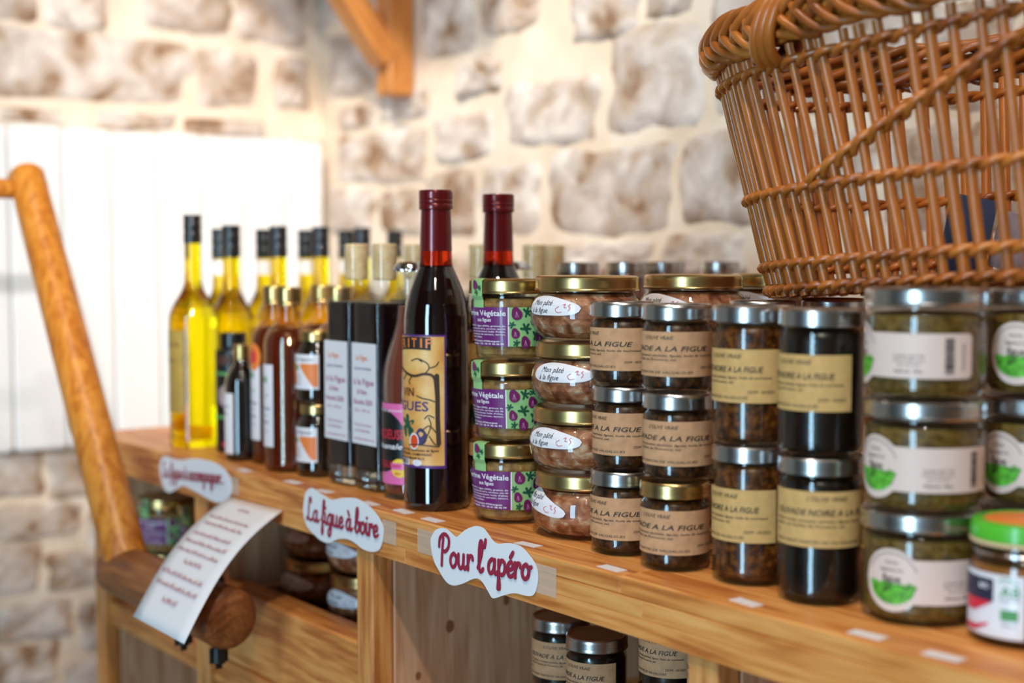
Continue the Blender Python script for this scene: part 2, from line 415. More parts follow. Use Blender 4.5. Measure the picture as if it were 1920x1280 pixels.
def stone_mesh(w, h, depth, nx, nz, rnd):
    """a rounded, uneven block face: local x = width, z = height, -y = out of the wall"""
    V, F = [], []
    ph = [rnd.uniform(0, 6.28) for _ in range(8)]
    ex = rnd.uniform(6.0, 14.0)
    for j in range(nz + 1):
        for i in range(nx + 1):
            a, b = 2 * i / nx - 1, 2 * j / nz - 1
            m = max(abs(a), abs(b)); ang = math.atan2(b, a)
            k = 1.0
            if m > 1e-6:
                ca, sa = abs(cos(ang)), abs(sin(ang)); rs = 1 / (ca ** ex + sa ** ex) ** (1 / ex); rq = 1 / max(ca, sa); k = rs / rq
            edge = 1 + rnd.uniform(-.02, .02) * (m > .99) + 0.05 * sin(3 * ang + ph[0]) * m + 0.03 * sin(5 * ang + ph[1]) * m + 0.02 * sin(9 * ang + ph[7]) * m
            x, z = a * k * edge * w / 2, b * k * edge * h / 2
            bul = (1 - m ** 9)
            y = -depth * bul * (0.70 + 0.30 * sin(a * 3 + ph[2]) * sin(b * 2.4 + ph[3])) - 0.003 * sin(a * 9 + ph[4]) * sin(b * 7 + ph[5]) * bul + rnd.uniform(-.0016, .0016) * bul + 0.003 * (1 - bul)
            V.append((x, y, z))
    for j in range(nz):
        for i in range(nx):
            q = j * (nx + 1) + i; F.append((q, q + 1, q + nx + 2, q + nx + 1))
    return mesh('stone', V, F, 180)
def stones(wall, rects, region, row_h, facing, seed):
    rnd = random.Random(seed); allr = list(rects)
    z = region[2]
    while z < region[3]:
        hh = rnd.uniform(*row_h); x = region[0] + rnd.uniform(-.1, .05)
        while x < region[1]:
            ww = rnd.uniform(0.10, 0.27); r = (x, x + ww, z + 0.008, z + hh - 0.010)
            if all(r[1] < q[0] + .004 or r[0] > q[1] - .004 or r[3] < q[2] + .004 or r[2] > q[3] - .004 for q in rects): allr.append(r)
            x += ww + rnd.uniform(0.018, 0.035)
        z += hh + 0.012
    for a0, a1, z0, z1 in allr:
        big = (a1 - a0) > 0.2
        me = stone_mesh(a1 - a0 + .004, z1 - z0 + .004, rnd.uniform(0.006, 0.013), 16 if big else 12, 10, rnd)
        tlt = rnd.uniform(-.04, .04)
        loc = ((a0 + a1) / 2, YB - .001, (z0 + z1) / 2) if facing == 'y' else (XL + .001, (a0 + a1) / 2, (z0 + z1) / 2)
        rot = (0, tlt, 0) if facing == 'y' else (tlt, 0, R(90))
        s = obj('stone', me, 'stone', None, loc, rot); s.parent = wall; s.matrix_parent_inverse = wall.matrix_basis.inverted()
BACK = [(-2.004, -1.86, 1.337, 1.386), (-1.785, -1.672, 1.358, 1.411), (-1.66, -1.453, 1.274, 1.364), (-1.433, -1.256, 1.279, 1.414), (-1.511, -1.374, 1.405, 1.478), (-1.725, -1.578, 1.439, 1.501), (-1.562, -1.311, 1.147, 1.264), (-1.297, -1.168, 1.158, 1.271), (-1.724, -1.578, 1.15, 1.253), (-1.847, -1.688, 1.261, 1.332), (-2.141, -1.86, 1.236, 1.323), (-2.17, -2.019, 1.157, 1.234), (-2.006, -1.875, 1.153, 1.228), (-2.17, -1.957, 1.387, 1.492), (-1.875, -1.739, 1.421, 1.54), (-1.562, -1.343, 1.094, 1.137), (-2.137, -2.016, 1.333, 1.372), (-1.868, -1.732, 1.151, 1.251), (-1.328, -1.185, 1.096, 1.146), (-1.363, -1.275, 1.42, 1.479), (-1.243, -1.118, 1.283, 1.445), (-1.16, -0.997, 1.156, 1.263), (-1.102, -0.955, 1.277, 1.411), (-0.983, -0.889, 1.148, 1.259), (-0.941, -0.827, 1.266, 1.379), (-0.879, -0.769, 1.146, 1.256)]
LEFT = [(0.601, 1.009, 1.361, 1.47), (1.015, 1.126, 1.365, 1.461), (0.764, 0.866, 1.472, 1.55), (0.647, 0.76, 1.475, 1.553), (0.924, 1.084, 1.484, 1.572), (1.089, 1.225, 1.478, 1.581), (1.159, 1.225, 1.371, 1.458), (0.694, 0.793, 1.325, 1.344), (0.844, 0.979, 1.324, 1.348), (0.993, 1.144, 1.319, 1.346), (0.647, 0.751, 0.746, 0.825), (0.758, 0.893, 0.737, 0.81), (0.671, 0.81, 0.679, 0.734), (0.819, 0.951, 0.653, 0.722), (0.647, 0.743, 0.594, 0.677), (0.751, 0.897, 0.588, 0.652), (0.671, 0.793, 0.521, 0.58), (0.802, 0.933, 0.485, 0.572), (0.647, 0.768, 0.45, 0.513), (0.776, 0.915, 0.415, 0.476)]
stones(wall_back, BACK, (-2.12, 0.6, 0.93, 2.2), (0.075, 0.12), 'y', 3)
stones(wall_left, LEFT, (-0.9, 1.22, 0.10, 2.2), (0.07, 0.11), 'x', 5)

# white plank shutter on the far wall
sh = thing('plank_shutter', (XL + .02, 0.95, 0.823), 'white painted shutter of upright planks on the far stone wall', 'shutter')
edges = [0.36, 0.445, 0.53, 0.612, 0.694, 0.776, 0.855, 0.932, 1.008, 1.084, 1.158, 1.231]
for i in range(len(edges) - 1):
    w_ = edges[i + 1] - edges[i] - 0.0035; h_ = 0.492 + random.uniform(-.002, .002)
    obj('plank', box_mesh('plank', 0.022, w_, h_, 0.004, 2), 'white_paint', sh, (0.013, (edges[i] + edges[i + 1]) / 2 - .95, h_ / 2))
for zz in (0.07, 0.40):
    obj('batten', box_mesh('batten', 0.02, 0.85, 0.05, 0.002), 'white_paint', sh, (-0.0085, -.155, zz))

# wooden shelf held high on the back wall by a braced bracket
hs = thing('wall_shelf', (-1.915, YB, 1.37), 'high wooden wall shelf on a braced bracket at the stone corner', 'shelf')
def bracket(px):
    obj('upright', box_mesh('upright', 0.042, 0.045, 0.40, 0.003), 'bracket_wood', hs, (px, -0.0275, 0.20))
    obj('arm', box_mesh('arm', 0.042, 0.30, 0.045, 0.003), 'bracket_wood', hs, (px, -0.20, 0.375))
    a, b = Vector((px, -0.045, 0.055)), Vector((px, -0.29, 0.37)); d = b - a
    br = box_mesh('brace', 0.040, 0.044, d.length, 0.003)
    obj('brace', br, 'bracket_wood', hs, (a + b) / 2, d.to_track_quat('Z', 'X').to_euler())
bracket(0.0)
obj('shelf_board', box_mesh('shelf_board', 0.62, 0.34, 0.028, 0.002), 'pine', hs, (0.06, -0.19, 0.412))

# ================================================================== SHELF UNIT AND WORKTOP
ZT, YFR = 0.90, 0.648
XE = -1.727
top = thing('worktop', (XE, YFR, ZT - .04), 'long laminated pine worktop carrying the jars and bottles', 'worktop')
rnd = random.Random(11)
def lam(x0, x1, y0, y1, z0, z1, bev=0.0004, seg=1):
    o = box('board', x0, x1, y0, y1, z0, z1, 'pine', None, bev, seg); o.parent = top; o.location = Vector(o.location) - Vector(top.location)
XEND = 0.25
for (z0, z1) in ((0.86, 0.8735), (0.8735, 0.8865), (0.8865, 0.90)):
    x = XE
    while x < XEND - .01:
        x2 = min(XEND, x + rnd.uniform(0.22, 0.5)); x2 = XEND if XEND - x2 < .1 else x2
        lam(x, x2, YFR, YFR + .035, z0, z1, 0.0012 if z1 == 0.90 else 0.0004, 1); x = x2
y = YFR + .035
while y < YB - .01:
    y2 = min(y + .043, YB - .001); x = XE
    while x < XEND - .01:
        x2 = min(XEND, x + rnd.uniform(0.3, 0.7)); x2 = XEND if XEND - x2 < .12 else x2
        lam(x, x2, y, y2, 0.86, 0.90); x = x2
    y = y2
    if YB - y < .004: break
unit = thing('shelf_unit', (XE, YFR, 0), 'pine shelf unit with upright dividers under the worktop', 'shelf unit')
def upart(name, x0, x1, y0, y1, z0, z1, mat):
    o = box(name, x0, x1, y0, y1, z0, z1, mat, None, 0.0015); o.parent = unit; o.location = Vector(o.location) - Vector(unit.location); return o
YU0, YU1 = YFR + .004, YB - .02
for x0, x1, nm in ((-1.727, -1.70, 'side_panel'), (-1.43, -1.40, 'divider'), (-1.09, -1.063, 'divider'), (-.667, -.640, 'divider'), (-.25, -.223, 'divider'), (.20, .227, 'side_panel')):
    upart('edge_strip', x0, x1, YU0, YU0 + .022, 0, 0.8595, 'pine_upright')
    upart(nm, x0, x1, YU0 + .0225, YU1, 0, 0.8595, 'pine_depth')
upart('back_panel', XE, .227, YU1, YU1 + .012, 0, 0.8595, 'pine')
ZS = 0.691
plain('knot_wood', (146, 92, 58), 0.6)
for yy, zz, a_, b_ in ((.755, .845, .0030, .0040), (.735, .780, .0045, .0060), (.800, .795, .0035, .0050), (.70, .74, .003, .004), (.86, .80, .003, .005)):
    d_ = [(.0003, a_ * cos(t), b_ * sin(t)) for t in [2 * pi * k / 14 for k in range(14)]]
    o_ = obj('knot', mesh('knot', d_, [tuple(range(14))]), 'knot_wood', unit); o_.location = Vector((-1.063, yy, zz)) - Vector(unit.location)
for a, b in ((-1.70, -1.43), (-1.40, -1.09), (-1.063, -.667), (-.64, -.25), (-.223, .20)):
    upart('shelf', a, b, YU0 + .006, YU1, ZS - .028, ZS, 'pine')
    upart('shelf', a, b, YU0 + .006, YU1, 0.30, 0.328, 'pine')

# ================================================================== PRODUCTS
def lid_prof(r, h, z0):
    return [(0, z0 + h - .0012), (r * .86, z0 + h - .0012), (r * .90, z0 + h - .0002), (r * .955, z0 + h), (r * .99, z0 + h - .0010), (r, z0 + h - .0028), (r, z0 + .0022), (r * 1.012, z0 + .0012), (r * 1.005, z0), (r * .96, z0), (0, z0 + .0005)]
INK = 'ink'
# ---- small olivade jars (three labels differ a little by turn only)
def olivade(lid='silver_lid', h=0.0622, r=0.0246, content='olivade', title='OLIVADE A LA FIGUE', paper='kraft_paper', half=1.95, z0=None, z1=None, tall=False):
    body = [(0, 0.0008), (r * .86, 0.0003), (r * .95, 0.0022), (r, 0.006), (r, h - .0165), (r * .985, h - .0145), (r * .90, h - .0125), (r * .885, h - .0108), (r * .92, h - .0100), (r * .92, h - .004)]
    con = [(0, 0.0032), (r * .80, 0.0032), (r * .93, 0.006), (r * .955, 0.009), (r * .955, h - .019), (r * .90, h - .0150), (r * .84, h - .0130), (0, h - .0128)]
    z0 = z0 if z0 is not None else .0125; z1 = z1 if z1 is not None else h - .0185
    H = z1 - z0; w = half * r; fn = around(r)
    pap = Decal().band(-w, w, z0, z1, 40).build('label', fn, D1)
    d = Decal(); L = -w * .86; x1 = w * .90
    d.text("L'OLIVE VRAIE", L * .38, z1 - H * .17, H * .085, shear=.3)
    d.text(title, L * .95, z1 - H * .43, H * .115, width=(x1 - L) * .86, shear=.25, bold=.012)
    d.text('Olives vertes, tomates séchées, figues, huile de tournesol,', L, z1 - H * .55, H * .050, width=(x1 - L) * .97, shear=.25, bold=.008)
    d.text('câpres, ail, herbes de Provence, sel.', L, z1 - H * .64, H * .050, width=(x1 - L) * .60, shear=.25, bold=.008)
    d.text('90 g', L, z1 - H * .76, H * .05, shear=.2)
    d.text('DDM : 05/2021', x1, z1 - H * .82, H * .06, shear=.25, align='R')
    d.text('30520 SAINT MARTIN DE VALGALGUES', L, z1 - H * .93, H * .058, width=(x1 - L) * .74, shear=.2)
    pr = d.build('lettering', fn, D2)
    return [('glass', lathe_mesh('jar_glass', body), 'jar_glass', []), ('contents', lathe_mesh('contents', con), content, []),
            ('lid', lathe_mesh('lid', lid_prof(r * 1.02, .0105, h - .0105)), lid, []), ('label', pap, paper, [('lettering', pr, INK)])]
OL_S = olivade(); OL_G = olivade('gold_lid')
TALL_A = olivade(h=.0936, r=.0268, content='olivade_amber', title='OLIVADE NOIRE A LA FIGUE', paper='kraft_yellow', half=1.47, z0=.030, z1=.0655)
TALL_B = olivade(h=.0936, r=.0268, content='olivade_black', title='OLIVADE NOIRE A LA FIGUE', paper='kraft_yellow', half=1.47, z0=.030, z1=.0655)
TALL_C = olivade(h=.0936, r=.0268, content='olivade_black', title='OLIVADE NOIRE A LA FIGUE', paper='kraft_yellow', half=1.75, z0=.038, z1=.0735)
OL_C = olivade(content='olivade_black', half=1.35)

# ---- squat pate jars
def pate_kind(tilt):
    h = .0512
    body = [(0, .001), (.030, .0004), (.0335, .0015), (.0400, .0065), (.0438, .0130), (.0447, .0190), (.0447, .0240), (.0437, .0295), (.0412, .0340), (.0380, .0368), (.0370, .0380), (.0385, .0390), (.0385, .047)]
    con = [(0, .0028), (.029, .0028), (.0325, .0036), (.0392, .0080), (.0430, .0140), (.0439, .0190), (.0439, .0240), (.0428, .0292), (.0402, .0334), (.0380, .0352), (.0366, .0372), (.0, .0375)]
    rf = prof_r(body); fn = around(rf, .0445)
    a, zc = .0280, .0270
    def hi(u): t = max(0.0, 1 - (u / a) ** 2); return zc + .0085 * t ** .5 * (1 - .35 * u / a) + tilt * u
    def lo(u): t = max(0.0, 1 - (u / a) ** 4); return zc - .0060 * t ** .5 + tilt * u
    pap = Decal().band(-a, a, lo, hi, 36, 8).build('label', fn, D1)
    d = Decal()
    def T(s, u, v, hh): d.text(s, u, v, hh, shear=.3)
    T('Mon pâté', -.0185, zc + .0018 - tilt * .012, .0042); T('à la figue', -.0205, zc - .0040 - tilt * .012, .0042)
    d2 = Decal()
    for st in ([(.010, .001), (.007, -.001), (.009, -.0035), (.0125, -.003)], [(.0135, .0022), (.0155, .003), (.0145, .0005), (.0165, .0002)], [(.0195, .0028), (.0180, .0015), (.0195, .0002), (.0180, -.0022)]):
        d2.stroke([(u, zc + v + tilt * u) for u, v in st], .0004)
    return [('glass', lathe_mesh('pate_glass', body, 48), 'jar_glass', []), ('contents', lathe_mesh('pate_contents', con, 48), 'pate', []),
            ('lid', lathe_mesh('lid', lid_prof(.0410, .0115, h - .0118), 48), 'gold_lid', []),
            ('label', pap, 'label_white', [('lettering', d.build('lettering', fn, D2), INK), ('price_mark', d2.build('price_mark', fn, D2), 'red_print')])]
PATE = [pate_kind(0), pate_kind(.02), pate_kind(-.16)]

# ---- vegetable terrine jars
def leaf(d, u, v, s, rot):
    """a lobed fig leaf"""
    pts = []
    for k in range(5):
        a = rot + (k - 2) * 1.05
        pts += [(u + s * .35 * cos(a - .5), v + s * .35 * sin(a - .5)), (u + s * .85 * cos(a - .22), v + s * .85 * sin(a - .22)), (u + s * cos(a), v + s * sin(a)), (u + s * .85 * cos(a + .22), v + s * .85 * sin(a + .22))]
    pts.append((u - s * .3 * cos(rot), v - s * .3 * sin(rot)))
    for i in range(len(pts)): d.poly([(u, v), pts[i], pts[(i + 1) % len(pts)]])
def fig(d, u, v, s, rot=1.2):
    pts = [(u + s * cos(t + rot) * (1 + .55 * max(0, cos(t)) ** 6), v + s * sin(t + rot) * (1 + .55 * max(0, cos(t)) ** 6)) for t in [2 * pi * k / 22 for k in range(22)]]
    d.poly(pts)
def terrine_kind():
    h = .0668; r1, r0 = .0345, .0300
    body = [(0, .001), (r0 * .88, .0004), (r0 * .97, .002), (r0, .005), (r1, .0455), (r1, .0495), (r1 * .955, .0515), (r1 * .955, .0535), (r1 * .98, .0545), (r1 * .98, .062)]
    con = [(0, .003), (r0 * .85, .003), (r0 * .955, .006), (r1 * .955, .0455), (r1 * .95, .0490), (r1 * .91, .0515), (0, .0517)]
    rf = prof_r(body[2:7]); fn = around(rf, .0335)
    z0, z1 = .0125, .0445; zt = lambda u: z1; zb = lambda u: z0
    ua, ub, uc = -.030, .0275, .0640
    purple = Decal().band(ua, ub, zb, zt, 24).build('purple_label', fn, D1)
    green = Decal().band(ub, uc, zb, zt, 20).build('green_label', fn, D1)
    d = Decal(); L = -.0265
    d.text('Terrine Végétale', -.0225, z1 - .0070, .0046, width=.0480, bold=.014)
    d.text('aux figues', L + .0235, z1 - .0118, .0032, width=.0155, bold=.015)
    for i, s in enumerate(['INGRÉDIENTS : figue (30%), graines de', 'tournesol, pommes de terre, carottes, eau de', 'source, huile de tournesol, huile d\'olive,', 'miso de soja, farine de sarrasin, tamari,', 'épices, herbes mêlées.']):
        d.text(s, L, z1 - .0160 - i * .0023, .00130, width=.0515 if i < 4 else .028, bold=.012)
    d.text("30630 St André d'Olérargues", L + .008, z1 - .0285, .0014, width=.038, bold=.02)
    d.text('terrinevegetale - Tél : 06 41 06 46 99', L + .002, z1 - .0308, .0014, width=.048, bold=.02)
    edge = Decal().band(ub - .0004, ub + .0005, zb, zt, 2)
    dl, df, dv = Decal(), Decal(), Decal()
    for (u, v, s) in ((.0345, .0385, .0044), (.0335, .0225, .0036), (.0425, .0150, .0042), (.0500, .0330, .0040), (.0560, .0180, .0040)):
        fig(df, u, v, s, 1.9)
        for k in (-.5, 0, .5): dv.stroke([(u - s * .1, v + s * .6), (u + s * k * .6, v - s * .5)], .0003, 1)
    for (u, v, s, r_) in ((.0425, .0405, .0046, .3), (.0420, .0270, .0052, 1.0), (.0515, .0215, .0046, .2), (.0305, .0300, .0032, 2.2), (.0495, .0420, .0036, 1.6), (.0345, .0150, .0034, 2.6), (.0580, .0390, .0042, 1.0)): leaf(dl, u, v, s, r_)
    # seal strip running up over the lid
    r_l = r1 * 1.045
    prof = [(.0345 + .0003, .0440), (.0345 + .0004, .0500), (r_l + .0006, .0535), (r_l + .0006, .0660), (r_l * .93, .0676), (r_l * .80, .0678)]
    aw = .20; V, F = [], []
    for (rr, zz) in prof:
        for k in range(5): a = -.02 + aw * (k / 2 - 1); V.append((rr * sin(a), -rr * cos(a), zz))
    for j in range(len(prof) - 1):
        for k in range(4): q = j * 5 + k; F.append((q, q + 1, q + 6, q + 5))
    strip = mesh('seal_strip', V, F)
    fs = lambda u, v, off: ((r_l + .0006 + off) * sin(u / r_l - .02), -(r_l + .0006 + off) * cos(u / r_l - .02), v)
    ds, dm = Decal(), Decal(); fig(ds, -.001, .0618, .0032, 1.9); leaf(dm, .0040, .0600, .0026, 1.0); leaf(dm, .0005, .0560, .0026, 1.0)
    return [('glass', lathe_mesh('terrine_glass', body, 48), 'jar_glass', []), ('contents', lathe_mesh('terrine_contents', con, 48), 'terrine', []),
            ('lid', lathe_mesh('lid', lid_prof(r_l, .0115, h - .0115), 48), 'gold_lid', []),
            ('purple_label', purple, 'purple_print', [('lettering', d.build('lettering', fn, D2), 'ink_white'), ('edge_line', edge.build('edge_line', fn, D2), 'ink_white')]),
            ('green_label', green, 'green_print', [('leaf_print', dl.build('leaf_print', fn, D2), 'leaf_print'), ('fig_print', df.build('fig_print', fn, D3), 'fig_print'), ('fig_veins', dv.build('fig_veins', fn, .001), 'fig_vein')]),
            ('seal_strip', strip, 'green_print', [('fig_print', ds.build('fig_print', fs, D2), 'fig_print'), ('leaf_print', dm.build('leaf_print', fs, D2), 'leaf_print')])]
TERR = terrine_kind()

# ---- wide jars of green spread
def green_kind():
    h, r = .0672, .0358
    body = [(0, .001), (r * .90, .0003), (r * .975, .003), (r, .007), (r, .0500), (r * .985, .0525), (r * .93, .0545), (r * .93, .0560), (r * .955, .0565), (r * .955, .063)]
    con = [(0, .0035), (r * .88, .0035), (r * .955, .008), (r * .955, .0490), (r * .92, .0515), (0, .0517)]
    fn = around(r); zc, rr = .0275, .0190
    def hi(u):
        c = zc + (max(0, rr * rr - u * u)) ** .5 if u < rr else zc; e = min(1, max(0, (.0790 - u) / .002)); return max(c, zc + .0133 - .002 * (1 - e) if u > .010 else 0)
    def lo(u):
        c = zc - (max(0, rr * rr - u * u)) ** .5 if u < rr else zc; e = min(1, max(0, (.0790 - u) / .002)); return min(c, zc - .0133 + .002 * (1 - e) if u > .010 else 1)
    pap = Decal().band(-rr, .0790, lo, hi, 72).build('label', fn, D1)
    d = Decal()
    for k in range(28):
        a0, a1 = pi * 0.12 + k / 28 * pi * .76, pi * 0.12 + (k + 1) / 28 * pi * .76
        d.poly([(q * cos(a), zc + q * sin(a)) for q, a in ((.0163, a0), (.0163, a1), (.0167, a1), (.0167, a0))])
    d.text('Verrine', 0, zc + .0100, .0020, align='C'); d.text('légumes à la', 0, zc + .0055, .0022, align='C'); d.text('figue', 0, zc - .0010, .0046, align='C', bold=.014)
    for i, s in enumerate(['Courgettes, figues, huile', "d'olive, ail, basilic, jus de", 'citron, sel, poivre']): d.text(s, .0400, zc - .0005 - i * .0026, .0014, align='C')
    d.text('Poids net : 100 g', .0400, zc - .0098, .0018, align='C', bold=.012)
    rb = random.Random(2); v = zc - .0105
    while v < zc + .0105:
        t = rb.choice((.0004, .0006, .0009)); d.poly([(.0610, v), (.0665, v), (.0665, v + t), (.0610, v + t)]); v += t + rb.choice((.0003, .0005))
    for k in range(9): d.poly([(.0720, zc - .008 + k * .0018), (.0732, zc - .008 + k * .0018), (.0732, zc - .0072 + k * .0018), (.0720, zc - .0072 + k * .0018)])
    g = Decal()
    g.band(-.0150, .0150, lambda u: zc - .0030 - .0115 * max(0, 1 - (u / .0150) ** 2) ** .5, zc - .0030, 20)
    for k in range(11): g.disc(-.0135 + k * .0027, zc - .0032 + rb.uniform(-.0006, .0008), .0022, .0014, 8, rb.uniform(0, 3))
    return [('glass', lathe_mesh('green_glass', body, 48), 'jar_glass', []), ('contents', lathe_mesh('green_contents', con, 48), 'green_spread', []),
            ('lid', lathe_mesh('lid', lid_prof(r * 1.025, .0105, h - .0105), 48), 'silver_lid', []),
            ('label', pap, 'warm_light_label', [('lettering', d.build('lettering', fn, D2), 'ink_brown'), ('salad_print', g.build('salad_print', fn, D2), 'salad_green')])]
GREEN = green_kind()

# ---- swing-top jar with lime lid
def clip_kind():
    r, h = .0300, .071
    body = [(0, .001), (r * .88, .0004), (r * .97, .0035), (r, .008), (r, .045), (r * .97, .048), (r * .90, .0505), (r * .90, .054), (r * .97, .0552), (r * .97, .0572)]
    con = [(0, .004), (r * .85, .004), (r * .945, .009), (r * .945, .0455), (0, .0458)]
    ring = [(r * .80, .0575), (r * .985, .0572), (r * 1.0, .0583), (r * .985, .0594), (r * .80, .0594)]
    lid = [(0, .0600), (r * .96, .0596), (r * .99, .0602), (r * .99, .0660), (r * .96, .0690), (r * .86, .0702), (r * .78, .0700), (r * .76, .0690)]
    top = [(r * .765, .0688), (r * .70, .0700), (0, .0704)]
    fn = around(r); z0, z1 = .006, .042
    pap = Decal().band(-.030, .0290, z0, z1, 30).build('label', fn, D1)
    dk = Decal().band(-.030, .0115, .026, z1 - .003, 20)
    rd = Decal().band(-.012, .0105, lambda u: .0255 - .0065 * min(1, max(0, (.0105 - u) / .0125)), .0262, 12).band(-.012, .0085, lambda u: .0125 - .005 * min(1, (.0085 - u) / .0105), lambda u: .0138 - .003 * min(1, (.0085 - u) / .0105), 10)
    wt = Decal().text('BIO', .0020, .033, .0030, bold=.02)
    g = Decal().text('AB', .0155, .0300, .0062, width=.0110, bold=.01).stroke([(.0150, .0385), (.0185, .0400), (.0250, .0380)], .0008).band(.0160, .0255, .0165, .0225, 6)
    ik = Decal().text('FR-BIO-01', .0165, .0130, .0014).text('AGRICULTURE', .0150, .0275, .0012, width=.0115)
    parts = [('glass', lathe_mesh('clip_glass', body, 48), 'jar_glass', []), ('contents', lathe_mesh('clip_contents', con, 48), 'orange_spread', []),
             ('rubber_ring', lathe_mesh('rubber_ring', ring, 48), 'seal_ring', []), ('lid', lathe_mesh('lime_lid', lid, 48), 'lime_lid', [('lid_top', lathe_mesh('lid_top', top, 40), 'orange_print')]),
             ('label', pap, 'label_white', [('dark_print', dk.build('dark_print', fn, D2), 'navy_card'), ('red_print', rd.build('red_print', fn, D3), 'red_print'), ('white_lettering', wt.build('white_lettering', fn, D3), 'ink_white'), ('organic_mark', g.build('organic_mark', fn, D3), 'ink_green'), ('lettering', ik.build('lettering', fn, D3), INK)])]
    w = []
    a = R(75)                                                            # wire bail towards the camera's right
    def P(rr, da, z): return (rr * sin(a + da), -rr * cos(a + da), z)
    w.append(tube(smooth_path([P(r + .0012, -.32, .050), P(r + .004, -.30, .058), P(r + .005, -.16, .0635), P(r + .006, 0, .0645), P(r + .005, .16, .0635), P(r + .004, .30, .058), P(r + .0012, .32, .050)], 5), .0011, 8))
    w.append(tube(smooth_path([P(r + .0030, -.2, .053), P(r + .006, -.16, .040), P(r + .009, 0, .032), P(r + .006, .16, .040), P(r + .0030, .2, .053)], 5), .0011, 8))
    w.append(tube([(r * .93 * cos(t), r * .93 * sin(t), .0522) for t in [2 * pi * k / 40 for k in range(40)]], .0011, 6, True))
    parts.append(('wire_bail', mesh('wire_bail', *join(w), smooth=180), 'chrome', []))
    return parts
CLIP = clip_kind()

